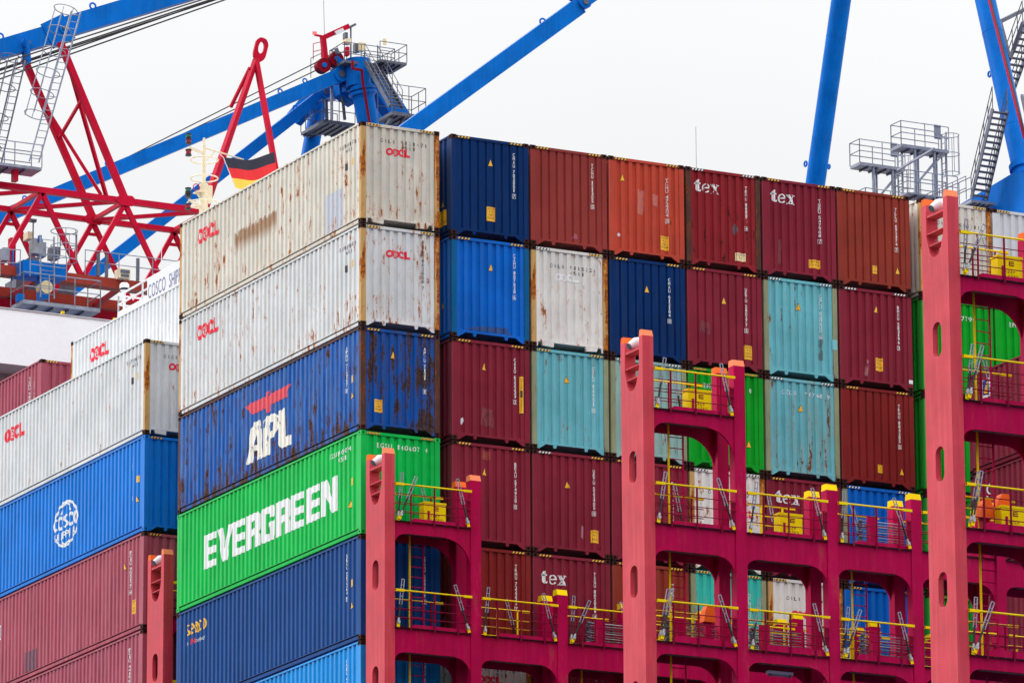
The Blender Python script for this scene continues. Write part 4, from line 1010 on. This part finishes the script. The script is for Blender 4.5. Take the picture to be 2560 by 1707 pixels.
# flag: black, red and gold
fa, fb = at_y(559, 393, MYm - .5), at_y(684, 380, MYm - .5)
flag = thing('ensign_flag', 'black, red and gold striped flag flying beside the cream mast', 'flag', tuple(fa))
W_, H_ = (fb - fa).length, 1.12
nu, nv = 28, 24
def fp(a, b):
    return V((a * W_ + b * .50 * (1 - .6 * a), .05 * sin(a * 6.5 + b * 2.2) * (.25 + a) + .03 * sin(a * 14 + 1), (fb.z - fa.z) * (a ** 2) - .06 * sin(a * pi) - b * H_ + .025 * sin(a * 9 + b)))
for j0, j1, nm, col in ((0, 8, 'black_stripe', S(52, 52, 66)), (8, 16, 'red_stripe', S(226, 52, 56)), (16, 24, 'gold_stripe', S(246, 208, 84))):
    b = MB(); rows = list(range(j0, j1 + 1))
    b.v = [tuple(fp(i / nu, j / nv)) for j in rows for i in range(nu + 1)]
    b.f = [(r * (nu + 1) + i, r * (nu + 1) + i + 1, (r + 1) * (nu + 1) + i + 1, (r + 1) * (nu + 1) + i) for r in range(len(rows) - 1) for i in range(nu)]
    fm = plain('flag_cloth_' + nm, col, .8, var=.06)
    t = fm.node_tree; p = [n for n in t.nodes if n.type == 'BSDF_PRINCIPLED'][0]; o_ = [n for n in t.nodes if n.type == 'OUTPUT_MATERIAL'][0]
    tl = nd(t, 'ShaderNodeBsdfTranslucent'); tl.inputs[0].default_value = (*col, 1); ms = nd(t, 'ShaderNodeMixShader'); ms.inputs[0].default_value = .35
    link(t, p.outputs[0], ms.inputs[1]); link(t, tl.outputs[0], ms.inputs[2]); link(t, ms.outputs[0], o_.inputs[0])
    b.build(nm, fm, flag, True)
MB().path([fp(0, 0) - V((.01, 0, -.02)), fp(0, 1)], .014, 5).path([fp(0, 1), fp(0, 1) + V((.35, 0, -.8))], .008, 4).path([fp(.0, 0), V(rel(flag, mast.location + V((.55, -.03, mz(378))))) ], .008, 4).build('halyard', 'dwhite', flag)

# ------------------------------------------------------------------ quay cranes behind the ship
def ladder(name, parent, p, q, w=.42, side=(1, 0, 0), mat='galv', step=.3, r=.025):
    p, q, s = V(p), V(q), V(side).normalized() * (w / 2)
    b = MB().beam(p - s, q - s, .05, .07).beam(p + s, q + s, .05, .07)
    n = int((q - p).length / step)
    for i in range(n):
        c_ = p + (q - p) * ((i + .5) / n); b.tube(c_ - s, c_ + s, r * .7, 5)
    return b.build(name, mat, parent)
def cage(name, parent, p, q, rad=.38, out=(-1, -.3, 0), n=5, mat='galv'):
    p, q, o_ = V(p), V(q), V(out).normalized() * rad
    ax = (q - p).normalized(); b = MB()
    for i in range(n + 1): b.ring(p + (q - p) * (i / n) + o_, rad, .02, ax, 16, 5)
    e1 = o_.normalized(); e2 = ax.cross(e1)
    for k in range(5):
        a = RD(-100 + 50 * k); d_ = (e1 * cos(a) + e2 * sin(a)) * rad; b.tube(p + o_ + d_, q + o_ + d_, .016, 5)
    return b.build(name, mat, parent)
TREAD = MB().box((-.36, -.11, -.02), (.36, .11, .02)).mesh('tread')
def stairs(parent, p, q, w=.75, mat='galvdark', rails=True):
    """p bottom centre, q top centre; treads run along X"""
    p, q = V(p), V(q); s = V((w / 2, 0, 0))
    o = MB().beam(p - s, q - s, .05, .22).beam(p + s, q + s, .05, .22).build('stair_stringer', mat, parent)
    n = max(3, int((q.z - p.z) / .23))
    for i in range(n): inst('tread', TREAD, mat, o, tuple(p + (q - p) * ((i + .5) / n)))
    if rails:
        for sg in (-1, 1):
            b = MB(); u = V((0, 0, 1.0))
            for k in (1., .55): b.tube(p + s * sg + u * k, q + s * sg + u * k, .022, 5)
            for i in range(6): c_ = p + (q - p) * (i / 5) + s * sg; b.tube(c_, c_ + u, .022, 5)
            b.build('stair_rail', mat, parent)
    return o
def platform(parent, c0, lx, ly, sides='nsew', mat='galv', h=1.05, th=.12, gate=None):
    """c0: near-left corner on deck level; grows +x and +y"""
    x, y, z = c0
    o = MB().box((x, y, z - th), (x + lx, y + ly, z)).build('platform', mat, parent)
    for i in range(1, 5): MB().box((x + lx * i / 5 - .03, y + .02, z - th - .08), (x + lx * i / 5 + .03, y + ly - .02, z - th)).build('joist', 'galvdark', o)
    cs = {'s': ((x, y, z), (x + lx, y, z)), 'e': ((x + lx, y, z), (x + lx, y + ly, z)), 'n': ((x + lx, y + ly, z), (x, y + ly, z)), 'w': ((x, y + ly, z), (x, y, z))}
    for k in sides: railing('railing', o, cs[k], h, mat, .024, (1., .5), 1.1)
    return o
def eye(parent, c_, r=.13, axis=(0, 1, 0), mat='craneblue'):
    MB().ring(c_, r, .045, axis, 14, 6).build('lifting_eye', mat, parent, True)
def pinboss(parent, c_, r, L, mat='craneblue', axis=(0, 1, 0)):
    a = V(axis) * (L / 2); o = MB().tube(V(c_) - a, V(c_) + a, r, 16).build('pin_boss', mat, parent, True)
    MB().tube(V(c_) - a * 1.15, V(c_) + a * 1.15, r * .45, 12).build('pin', 'galvdark', o, True)

# --- crane in the middle distance: lattice boom, tall A-frame legs
YN, YF = 75.35, 78.65
YC = (YN + YF) / 2
cr = thing('quay_crane', 'nearer quay crane: red lattice boom at left, blue A-frame legs at right', 'crane', (64, YC, 7), 'quay cranes behind the ship')
def L_(p): return V(p) - V((64, YC, 7))
N1, N2 = at_y(105, 477, YN), at_y(312, 503, YN)
sx_ = N2.x - N1.x; ztc = (N1.z + N2.z) / 2; zbc = at_y(206, 700, YN).z
xs_t = [N1.x + sx_ * i for i in range(-3, 11)]
xs_b = [x + sx_ / 2 for x in xs_t[:-1]]
xa, xb = xs_t[0] - 1, 63.5
for y, w in ((YN, .25), (YF, .22)):
    MB().beam(L_((xa, y, ztc)), L_((xb, y, ztc)), w, w).build('boom_chord', 'cranered', cr)
    MB().beam(L_((xa, y, zbc)), L_((xb, y, zbc)), .42, .36).box(tuple(L_((xa, y - .28, zbc - .24))), tuple(L_((xb, y + .28, zbc - .18)))).build('boom_rail_girder', 'cranerail', cr)
MB().beam(L_((xa, YC + .2, zbc - 1.0)), L_((at_y(294, 790, YC).x + .2, YC + .2, zbc - 1.0)), .5, .55).build('boom_rail_girder', 'cranedark', cr)
MB().beam(L_((xa, YF + 1.2, zbc - .55)), L_((xb, YF + 1.2, zbc - .55)), .3, .5).build('boom_rail_girder', 'cranedark', cr)
for i, x in enumerate(xs_t):
    for y, w in ((YN, .2), (YF, .19)):
        if i < len(xs_b): MB().beam(L_((x, y, ztc - .1)), L_((xs_b[i] - .05, y, zbc + .15)), w, w * .9, (0, 1, 0)).build('boom_diagonal', 'cranered', cr)
        if i > 0: MB().beam(L_((x, y, ztc - .1)), L_((xs_b[i - 1] + .05, y, zbc + .15)), w, w * .9, (0, 1, 0)).build('boom_diagonal', 'cranered', cr)
        if i < len(xs_b) and i > 0: MB().beam(L_((x - .33, y, ztc - .62)), L_((x + .33, y, ztc - .62)), .1, .12).build('boom_tie', 'cranered', cr)
    MB().beam(L_((x, YN, ztc)), L_((x, YF, ztc)), .16, .16).build('boom_cross_member', 'cranered', cr)
    if i < len(xs_t) - 1:
        a, b_ = ((x, YF), (xs_t[i + 1], YN)) if i % 2 == 0 else ((x, YF), (xs_t[i + 1], YN))
        MB().beam(L_((*a, ztc)), L_((*b_, ztc)), .15, .15).build('boom_cross_brace', 'cranered', cr)
    MB().beam(L_((x, YN, zbc)), L_((x, YF + 1.2, zbc - .3)), .15, .2).build('boom_cross_member', 'cranedark', cr)
# gusset plates and pins on the chord
for (x, y) in ((N2.x, YN), (N2.x, YF)):
    MB().prism([L_((x - .5, y - .16, ztc)), L_((x - .28, y - .16, ztc + .22)), L_((x + .28, y - .16, ztc + .22)), L_((x + .5, y - .16, ztc)), L_((x + .28, y - .16, ztc - .22)), L_((x - .28, y - .16, ztc - .22))], (0, .06, 0)).build('gusset_plate', 'cranered', cr)
# walkway rail along the boom
railing('boom_railing', cr, [L_((N1.x + 1.9, YN - .15, zbc + .2)), L_((N1.x + 14, YN - .15, zbc + .2))], 1.05, 'galv', .022, (1., .55), 1.5)
for u in (245, 266, 344): 
    p = at_y(u, 690 + (u - 206) * .13, YN - .2); MB().box(tuple(L_((p.x - .06, p.y - .05, zbc + .2))), tuple(L_((p.x + .06, p.y + .05, zbc + 1.15)))).build('cable_post', 'galvdark', cr)
p = at_y(306, 690, YN - .3); o = MB().box(tuple(L_((p.x - .25, p.y - .25, p.z - .15))), tuple(L_((p.x + .25, p.y + .25, p.z + .25)))).build('boom_floodlight', 'cream', cr)
MB().box(tuple(L_((p.x - .2, p.y - .29, p.z + .06))), tuple(L_((p.x + .2, p.y - .25, p.z + .2)))).box(tuple(L_((p.x - .18, p.y - .29, p.z - .1))), tuple(L_((p.x + .18, p.y - .25, p.z + .01)))).build('lens', 'galvdark', o)
MB().box(tuple(L_((p.x - .03, p.y - .03, zbc + .1))), tuple(L_((p.x + .03, p.y + .03, p.z - .15)))).build('bracket', 'galvdark', o)
# hangers under the outer stay
HT_n, HT_f = at_y(150, 106, YN), at_y(60, 148, YF)
def rbeam(a, b_, w, nm='hanger_leg', mat='cranered', h=None): return MB().beam(L_(a), L_(b_), w, h or w).build(nm, mat, cr)
rbeam(HT_n, (N2.x, YN, ztc + .1), .25); rbeam(HT_f, (N2.x, YF, ztc + .1), .25)
mid = V((N2.x - .95, YC, ztc))
rbeam(HT_n + (V((N2.x, YN, ztc)) - HT_n) * .12, at_y(266, 492, YC), .14); rbeam(HT_f + (V((N2.x, YF, ztc)) - HT_f) * .26, at_y(252, 486, YC), .14)
kk = .50; rbeam(HT_f + (V((N2.x, YF, ztc)) - HT_f) * kk, HT_n + (V((N2.x, YN, ztc)) - HT_n) * .35, .12)
# tripod with the eye plate
T0 = at_y(640, 150, YC)
for u, v, y in ((497, 575, YF), (505, 600, YN), (690, 430, YN)):
    q = at_y(u, v, y); q.z = max(q.z, ztc)
    rbeam(T0, q, .2, 'hanger_leg')
rbeam(at_y(625, 170, YC - .1), at_y(577, 268, YF - .2), .12)
ep = at_y(651, 125, YC)
o = MB(); ang = RD(-70)
outer = [(-.2, -.52), (.2, -.52), (.29, -.25), (.29, .36), (.12, .54), (-.12, .54), (-.29, .36), (-.29, -.25)]
nn = 24
def rot(a, b_): 
    t = RD(-14); return (a * cos(t) - b_ * sin(t), a * sin(t) + b_ * cos(t))
ov = []
for i in range(nn):
    a = 2 * pi * i / nn; best = None
    for (x1, z1), (x2, z2) in zip(outer, outer[1:] + outer[:1]):
        dx, dz = x2 - x1, z2 - z1; den = cos(a) * dz - sin(a) * dx
        if abs(den) < 1e-9: continue
        t = (x1 * dz - z1 * dx) / den; s_ = (x1 * sin(a) - z1 * cos(a)) / den
        if t > 0 and -1e-6 <= s_ <= 1 + 1e-6 and (best is None or t < best): best = t
    ov.append((best * cos(a), best * sin(a)))
hv = [(.135 * cos(2 * pi * i / nn), .09 + .28 * sin(2 * pi * i / nn)) for i in range(nn)]
for yy in (-.06, .06):
    o.add([tuple(L_(ep + V((rot(x, z)[0], yy, rot(x, z)[1])))) for x, z in ov + hv], [(i, (i + 1) % nn, nn + (i + 1) % nn, nn + i) for i in range(nn)])
for ring_ in (ov, hv):
    o.add([tuple(L_(ep + V((rot(x, z)[0], yy, rot(x, z)[1])))) for yy in (-.06, .06) for x, z in ring_], [(i, (i + 1) % nn, nn + (i + 1) % nn, nn + i) for i in range(nn)])
o.build('eye_plate', 'cranered', cr)
# stays
def along(a, b_, X):
    d_ = b_ - a; return a + d_ * ((X - a.x) / d_.x)
sA, sB = at_y(0, 123, YC), at_y(300, 33, YC)
MB().beam(L_(along(sA, sB, sA.x - 12)), L_(at_y(140, 84, YC)), .75, .78).build('forestay', 'craneblue', cr)
MB().beam(L_(at_y(150, 74, YC)), L_(along(sA, sB, 62)), .6, .85).build('forestay', 'craneblue', cr)
MB().beam(L_(at_y(118, 92, YC - .36)), L_(at_y(172, 66, YC - .36)), .1, 1.15).beam(L_(at_y(118, 92, YC + .36)), L_(at_y(172, 66, YC + .36)), .1, 1.15).build('link_plate', 'craneblue', cr)
MB().beam(L_(at_y(62, 100, YC - .42)), L_(at_y(68, 160, YC - .42)), .12, .62).beam(L_(at_y(62, 100, YC + .42)), L_(at_y(68, 160, YC + .42)), .12, .62).build('link_plate', 'craneblue', cr)
pinboss(cr, L_(at_y(57, 116, YC)), .24, 1.1); pinboss(cr, L_(at_y(150, 78, YC)), .22, .95)
eye(cr, L_(at_y(232, 16, YC)), .13); eye(cr, L_(at_y(1, 92, YC)), .13)
for k_, (v0, u1) in enumerate(((160, 505), (173, 526), (177, 540), (186, 534), (198, 563))):
    y = YC - 1.0 + .5 * k_; a, b_ = at_y(0, v0, y), at_y(u1, 0, y)
    MB().tube(L_(along(a, b_, a.x - 10)), L_(along(a, b_, 60)), .035, 6).build('hoist_rope', 'rope', cr)
iA, iB = at_y(1040, 312, YC), at_y(1445, 18, YC)
MB().beam(L_(along(iA, iB, 33)), L_(iB), .6, .74).build('forestay', 'craneblue', cr)
pinboss(cr, L_(at_y(1452, 12, YC)), .30, .9); eye(cr, L_(at_y(1357, 55, YC)), .14)
MB().beam(L_(at_y(1452, 12, YC)), L_(at_y(1412, -20, YC)), .2, .3).build('link_plate', 'craneblue', cr); MB().beam(L_(at_y(1452, 12, YC)), L_(at_y(1500, -22, YC)), .5, .5).build('forestay', 'craneblue', cr)
# caged ladders and landing at the left
yl = YN - .7
pT, pB = at_y(190, 30, yl), at_y(85, 405, yl)
ladder('ladder', cr, L_(pB), L_(pT), .42); cage('safety_cage', cr, L_(pB + (pT - pB) * .30), L_(pT), .5, (-1, -.15, 0), 5)
pT2, pB2 = at_y(52, 150, yl), at_y(0, 370, yl)
ladder('ladder', cr, L_(pB2 + (pB2 - pT2) * .3), L_(pT2), .42, mat='galvdark'); cage('safety_cage', cr, L_(pB2), L_(pT2), .46, (-1, -.15, 0), 3, 'galvdark')
pl = at_y(48, 412, yl - .5)
platform(cr, tuple(L_((pl.x - 2.6, pl.y, pl.z))), 3.6, 1.1, 'wns', 'galv', .95)
MB().box(tuple(L_((pl.x - .1, pl.y + .3, ztc))), tuple(L_((pl.x + .1, pl.y + .6, pl.z - .12)))).build('platform_post', 'cranered', cr)
# trolley and its service platform
yt = YN - 1.4
t0 = at_y(58, 748, yt)
po = platform(cr, tuple(L_(t0)), 3.4, 1.3, 'wse', 'galv', 1.15, .16)
ladder('ladder', cr, L_(at_y(118, 745, yt + .1)), L_(at_y(118, 590, yt + .1)), .6, mat='galv'); cage('safety_cage', cr, L_(at_y(128, 650, yt)), L_(at_y(128, 575, yt)), .55, (1, -.1, 0), 2)
railing('railing', cr, [L_(at_y(75, 690, yt)), L_(at_y(75, 690, yt) + V((1.6, 0, 0)))], 1.0, 'galv'); 
def pbox(name, u0, v0, u1, v1, y, dy, mat):
    a, b_ = at_y(u0, v1, y), at_y(u1, v0, y)
    return MB().box(tuple(L_((a.x, y, a.z))), tuple(L_((b_.x, y + dy, b_.z)))).build(name, mat, cr)
pbox('trolley_frame', 58, 662, 166, 684, YN - .75, 1.0, 'craneblue'); pbox('trolley_frame', 76, 644, 98, 662, YN - .3, .6, 'galvdark'); pbox('trolley_frame', 48, 655, 66, 690, YN - .5, .5, 'craneblue')
pbox('trolley_frame', 103, 680, 122, 745, YN - .9, .5, 'craneblue'); pbox('machine_deck', 40, 712, 190, 718, YF + .4, 1.2, 'galvdark'); pbox('cabinet', 104, 606, 116, 640, YN - .2, .5, 'galv'); pbox('cabinet', 130, 618, 150, 645, YN + .2, .5, 'galvdark')
pbox('cabinet', 84, 598, 108, 632, YN - .4, .5, 'grey'); pbox('cabinet', 70, 580, 84, 596, YN + .6, .5, 'cream'); pbox('cabinet', 8, 620, 24, 650, YN - .3, .6, 'galv'); pbox('cabinet', 99, 588, 105, 602, YN - .6, .2, 'craneblue')
pbox('cable_drum_bracket', 46, 735, 62, 752, YN - 1.0, .3, 'craneblue')
a = at_y(117, 717, YN - .95); MB().tube(L_(a), L_(a + V((0, .5, 0))), .27, 18).build('cable_drum', 'stickerw', cr, True)
railing('railing', cr, [L_(at_y(0, 690, YN - 1.2)), L_(at_y(50, 690, YN - 1.2))], 1.1, 'galv'); railing('railing', cr, [L_(at_y(150, 640, YF)), L_(at_y(190, 645, YF))], 1.0, 'galvdark')
pbox('red_post', 26, 595, 40, 670, YN + .3, .3, 'cranered'); pbox('lamp_pole', 82, 552, 85, 600, YN + .4, .06, 'galvdark'); pbox('lamp_pole', 76, 548, 92, 553, YN + .4, .2, 'galvdark')
pbox('cable_box', 30, 625, 34, 700, YN - .2, .1, 'craneblue')
# A-frame legs, collar and portal gusset
XA = 65.
legL0, legL1 = at_x(2103, 0, XA), at_x(2038, 462, XA)
legR0, legR1 = at_x(2463, 0, XA), at_x(2557, 425, XA)
def ext(a, b_, z): return a + (b_ - a) * ((z - a.z) / (b_.z - a.z))
for a, b_ in ((legL0, legL1), (legR0, legR1)):
    MB().tube(L_(ext(a, b_, 70 if a is legL0 else legR1.z - .3)), L_(ext(a, b_, 101)), .46, 28).build('aframe_leg', 'craneblue', cr, True)
    for k_ in (.2, .75): c_ = a + (b_ - a) * k_; MB().tube(L_(c_ - (b_ - a).normalized() * .02), L_(c_ + (b_ - a).normalized() * .02), .468, 28).build('weld_ring', 'craneblue', cr, True)
MB().tube(L_(legR1), L_(legR1 + (legR0 - legR1).normalized() * .25), .58, 28).build('leg_collar', 'craneblue', cr, True)
eye(cr, L_(at_x(2014, 410, XA)), .12, (1, 0, 0)); eye(cr, L_(at_x(2072, 417, XA)), .1, (1, 0, 0)); eye(cr, L_(at_x(2474, 186, XA)), .12, (1, 0, 0))
gp = [at_x(u, v, XA - .6) for u, v in ((2385, 520), (2530, 434), (2640, 415), (2640, 560), (2385, 560))]
MB().prism([L_(g) for g in gp], (1.3, 0, 0)).build('portal_beam', 'craneblue', cr); eye(cr, L_(at_x(2457, 492, XA - .7)), .12, (1, 0, 0))
# red cable tray on the leg
a, b_ = at_x(2474, 0, XA - .5), at_x(2562, 345, XA - .5)
MB().beam(L_(a + (a - b_) * .3), L_(b_), .08, .16).build('cable_tray', 'cranered', cr); MB().beam(L_(a + (a - b_) * .3 + V((-.03, -.12, 0))), L_(b_ + V((-.03, -.12, 0))), .05, .06).build('cable_tray', 'blacksteel', cr)
# stairs beside the leg
XS = 63.6
s0, s1 = at_x(2447, 498, XS), at_x(2500, 275, XS)
stairs(cr, L_(s0), L_(s1), .75)
s2, s3 = at_x(2512, 235, XS + 2.6), at_x(2575, 60, XS + 2.6)
stairs(cr, L_(s2), L_(s3), .75)
platform(cr, tuple(L_((s0.x - .5, s0.y - .2, s0.z - .12))), 1.2, 4.0, 'w', 'galv', 1.0)
railing('railing', cr, [L_((s0.x - .45, s0.y + .3, s0.z)), L_((s0.x - .45, s0.y + 3.6, s0.z))], 1.05, 'galv')
q1, q2 = at_x(2500, 55, XA + .4), at_x(2524, 148, XA + .4)
for a, b_ in ((q1, at_x(2570, 20, XA + 3)), (at_x(2570, 40, XA + 3), q2), (q1, q2), (at_x(2555, 240, XA + 2), at_x(2575, 330, XA + 1))): MB().beam(L_(a), L_(b_), .13, .16).build('stair_bracket', 'galvdark', cr)
# grey access towers
for (u, v, lx, ly) in ((2125, 416, 2.35, .85), (2228, 371, 2.45, .85)):
    c0 = at_x(u, v, 62.0); c0 = V((c0.x, c0.y - ly, c0.z))
    po = platform(cr, tuple(L_(c0)), lx, ly, 'nsw', 'galv', 1.05, .14)
    for dx in (.75, 1.25, 1.75, 2.2):
        for dy in ((.1,) if dx in (.75, 1.75) else (.7,)): MB().beam(L_(c0 + V((dx, dy, -.14))), L_(c0 + V((dx, dy, -9))), .1, .1, (0, 1, 0)).build('tower_post', 'galv', cr)
    MB().beam(L_(c0 + V((.9, .1, -1.6))), L_(c0 + V((2.2, .1, -.2))), .07, .07).beam(L_(c0 + V((1.25, .7, -1.4))), L_(c0 + V((2.2, .7, -.3))), .06, .06).build('tower_brace', 'galv', cr)
    cage('safety_cage', cr, L_(c0 + V((lx, .45, -.9))), L_(c0 + V((lx, .45, .85))), .38, (1, 0, 0), 2)
    ladder('ladder', cr, L_(c0 + V((lx + .02, .45, -4))), L_(c0 + V((lx + .02, .45, .9))), .4, (0, 1, 0))
    MB().box(tuple(L_(c0 + V((lx - .72, .02, .45)))), tuple(L_(c0 + V((lx - .38, .05, 1.1))))).build('sign_plate', 'galv', cr)
    lo = c0 + V((.2, -.1, -2.2)); platform(cr, tuple(L_(lo)), 2.6, 1.0, 'nsw', 'galv', 1.0, .06)
MB().beam(L_(at_x(2245, 425, 62)), L_(at_x(2335, 372, 62)), .09, .09).build('tower_brace', 'galv', cr)

# --- crane further along the quay: apex of the A-frame and its stays
YA = 135.2
ca = thing('quay_crane', 'further quay crane whose blue mast head and stays rise behind the corner stack', 'crane', (65, YA, 7), 'quay cranes behind the ship')
def K_(p): return V(p) - V((65, YA, 7))
def Q(u, v, y=YA): return at_y(u, v, y)
def kb(a, b_, w, h, nm, mat='craneblue'): return MB().beam(K_(a), K_(b_), w, h).build(nm, mat, ca)
r0_, r1_ = Q(893, 158, 133.4), Q(922, 318, 133.4)
dl = (r1_ - r0_)
MB().tube(K_(r0_ + dl * .5), K_(r0_ + dl * 2.2), .58, 28).build('aframe_leg', 'craneblue', ca, True)
MB().tube(K_(r0_ + dl * .36), K_(r0_ + dl * .55), .60, 28).build('aframe_leg', 'craneblue', ca, True)
MB().tube(K_(r0_ + dl * .40), K_(r0_ + dl * .43), .74, 28).build('leg_collar', 'craneblue', ca, True); MB().tube(K_(r0_ + dl * .46), K_(r0_ + dl * .50), .76, 28).build('leg_collar', 'craneblue', ca, True)
MB().tube(K_(Q(893, 150, 133.6)), K_(Q(897, 218, 133.6)), .66, 28).build('mast_head', 'craneblue', ca, True)
l0_, l1_ = Q(800, 245, 139), Q(776, 375, 139)
MB().tube(K_(l0_), K_(l0_ + (l1_ - l0_) * 2), .46, 24).build('aframe_leg', 'craneblue', ca, True)
kb(Q(790, 232, 138.4), Q(885, 205, 134), .9, 1.1, 'cross_head'); kb(Q(735, 300, 138.6), Q(810, 215, 137), .5, .9, 'cross_head')
MB().prism([K_(Q(u, v, 134.6)) for u, v in ((842, 168), (870, 150), (886, 150), (886, 260), (850, 235))], (0, .8, 0)).build('head_plate', 'craneblue', ca)
fa1, fa2 = Q(846, 190, 134.2), Q(0, 545, 134.2)
kb(fa1, along(fa1, fa2, fa2.x - 3), .62, .72, 'forestay'); pinboss(ca, K_(fa1), .42, .8)
la1, la2 = Q(808, 234, 136), Q(225, 690, 136)
kb(la1, along(la1, la2, la2.x - 6), .5, .62, 'forestay'); pinboss(ca, K_(la1), .36, .7)
for u in (762, 700, 270, 65): 
    a = along(fa1, fa2, Q(u, 300, 134.2).x); eye(ca, K_(a + V((0, 0, .5))), .12)
eye(ca, K_(along(la1, la2, Q(738, 280, 136).x) + V((0, 0, .42))), .13)
for k_, (u0, v0, u1, v1) in enumerate(((800, 152, 270, 418), (808, 168, 290, 415), (815, 190, 180, 470))):
    a, b_ = Q(u0, v0, 134 + k_ * .4), Q(u1, v1, 134 + k_ * .4); MB().tube(K_(a), K_(b_), .035, 6).build('hoist_rope', 'rope', ca)
kb(Q(925, 188, 134.6), Q(1030, 350, 134.6), .9, 1.05, 'backstay'); kb(Q(900, 220, 137.5), Q(985, 345, 137.5), .6, .6, 'backstay')
for u, v, r in ((806, 166, .40), (838, 150, .42)):
    c_ = Q(u, v, 134.2); o = MB().tube(K_(c_ - V((0, .22, 0))), K_(c_ + V((0, .22, 0))), r, 24).build('sheave', 'cranedark', ca, True)
    MB().tube(K_(c_ - V((0, .3, 0))), K_(c_ + V((0, .3, 0))), r * .35, 12).build('sheave_hub', 'craneblue', o, True)
kb(Q(850, 152, 134), Q(848, 172, 134), .3, .6, 'sheave_bracket')
# davit
kb(Q(813, 148, 134.2), Q(807, 92, 134.2), .26, .26, 'davit_post', 'cranered'); kb(Q(806, 96, 134.2), Q(872, 66, 134.2), .18, .26, 'davit_arm', 'cranered'); kb(Q(838, 84, 134.06), Q(858, 75, 134.06), .12, .2, 'davit_plate', 'white')
kb(Q(808, 92, 134.2), Q(786, 88, 134.2), .08, .1, 'davit_arm', 'cranered')
M['beacon'] = plain('red_beacon_glass', S(230, 30, 40), .2, emit=(1., .08, .08, 1.6))
for u in (784, 789): MB().tube(K_(Q(u, 87, 134.2)), K_(Q(u, 80, 134.2)), .07, 10).build('beacon', 'beacon', ca, True)
MB().tube(K_(Q(811, 88, 134.2)), K_(Q(809, 2, 134.2)), .014, 5).build('aerial', 'galvdark', ca)
kb(Q(872, 70, 134.2), Q(888, 62, 134.2), .2, .12, 'davit_head', 'galvdark'); MB().tube(K_(Q(877, 68, 134.2)), K_(Q(877, 145, 134.2)), .05, 6).build('lamp_pole', 'galvdark', ca)
def qbox(nm, u0, v0, u1, v1, y, dy, mat): 
    a, b_ = Q(u0, v1, y), Q(u1, v0, y); return MB().box(tuple(K_((a.x, y, a.z))), tuple(K_((b_.x, y + dy, b_.z)))).build(nm, mat, ca)
qbox('cabinet', 863, 82, 870, 96, 133, .3, 'galvdark'); qbox('cabinet', 864, 97, 878, 108, 133, .4, 'cream'); qbox('cabinet', 866, 118, 874, 138, 133, .3, 'cranered'); qbox('cabinet', 899, 108, 912, 126, 133.4, .3, 'stickerw'); qbox('cabinet', 888, 110, 898, 130, 133.6, .3, 'galvdark'); qbox('sign_plate', 958, 98, 966, 112, 132.6, .05, 'stickerw')
a = Q(841, 122, 134); MB().tube(K_(a), K_(a + V((.05, 0, -.3))), .1, 10, .16).build('floodlight', 'galvdark', ca, True); MB().path([K_(Q(830, 140, 134)), K_(Q(830, 125, 134)), K_(a)], .03, 5).build('lamp_pole', 'galvdark', ca)
p0 = Q(861, 150, 133.0); platform(ca, tuple(K_(p0)), 3.0, 1.8, 'nsew', 'galvdark', 1.0, .14)
p0 = Q(950, 148, 131.8); platform(ca, tuple(K_(p0)), 1.6, 1.9, 'nse', 'galvdark', 1.0, .14)
stairs(ca, K_(Q(990, 268, 130.2)), K_(Q(928, 156, 132.6)), .75)
p0 = Q(980, 278, 129.6); platform(ca, tuple(K_(p0)), 2.0, 1.7, 'nse', 'galvdark', 1.5, .18)
for dx in (.2, .9, 1.3): kb(p0 + V((dx, .4, -.2)), p0 + V((dx - .5, 2.0, -1.6)), .12, .14, 'platform_bracket', 'galvdark')
p0 = Q(808, 298, 135); platform(ca, tuple(K_(p0)), 1.9, 2.2, 'swn', 'galvdark', 1.1, .2)
p0 = Q(776, 318, 137.5); platform(ca, tuple(K_(p0)), .8, 1.2, 'w', 'galvdark', 1.2, .16)
MB().tube(K_(Q(829, 300, 134.5)), K_(Q(829, 205, 134.5)), .09, 8).build('pipe', 'galv', ca)
kb(Q(815, 250, 135), Q(817, 300, 135), .14, .16, 'platform_bracket', 'galvdark'); kb(Q(855, 232, 134.8), Q(862, 300, 134.8), .12, .14, 'platform_bracket', 'galvdark')
# red cable tray over the mast head
rp = [K_(Q(u, v, 132.6)) for u, v in ((881, 152), (881, 172), (905, 176), (906, 200), (913, 240), (924, 310))]
for a, b_ in zip(rp[:-1], rp[1:]): MB().beam(a, b_, .1, .12).build('cable_tray', 'cranedark', ca)
railing('railing', ca, [K_(Q(777, 195, 136)), K_(Q(805, 182, 136))], 1.1, 'galvdark')
railing('railing', ca, [K_(Q(783, 150, 136)), K_(Q(803, 145, 136))], .9, 'cranered')
# a thin wire aerial above the top tier
o = thing('wire_aerial', 'hair-thin vertical wire rising above the rust-blotched maroon container', 'antenna', tuple(at_y(1741, 430, 30)))
pz = at_y(1741, 318, 30).z - o.location.z
MB().tube((0, 0, -10), (0, 0, pz), .008, 5).build('wire', 'galvdark', o)

# ------------------------------------------------------------------ tidy
COL.objects.unlink(_fo); bpy.data.objects.remove(_fo); bpy.data.curves.remove(_fc)
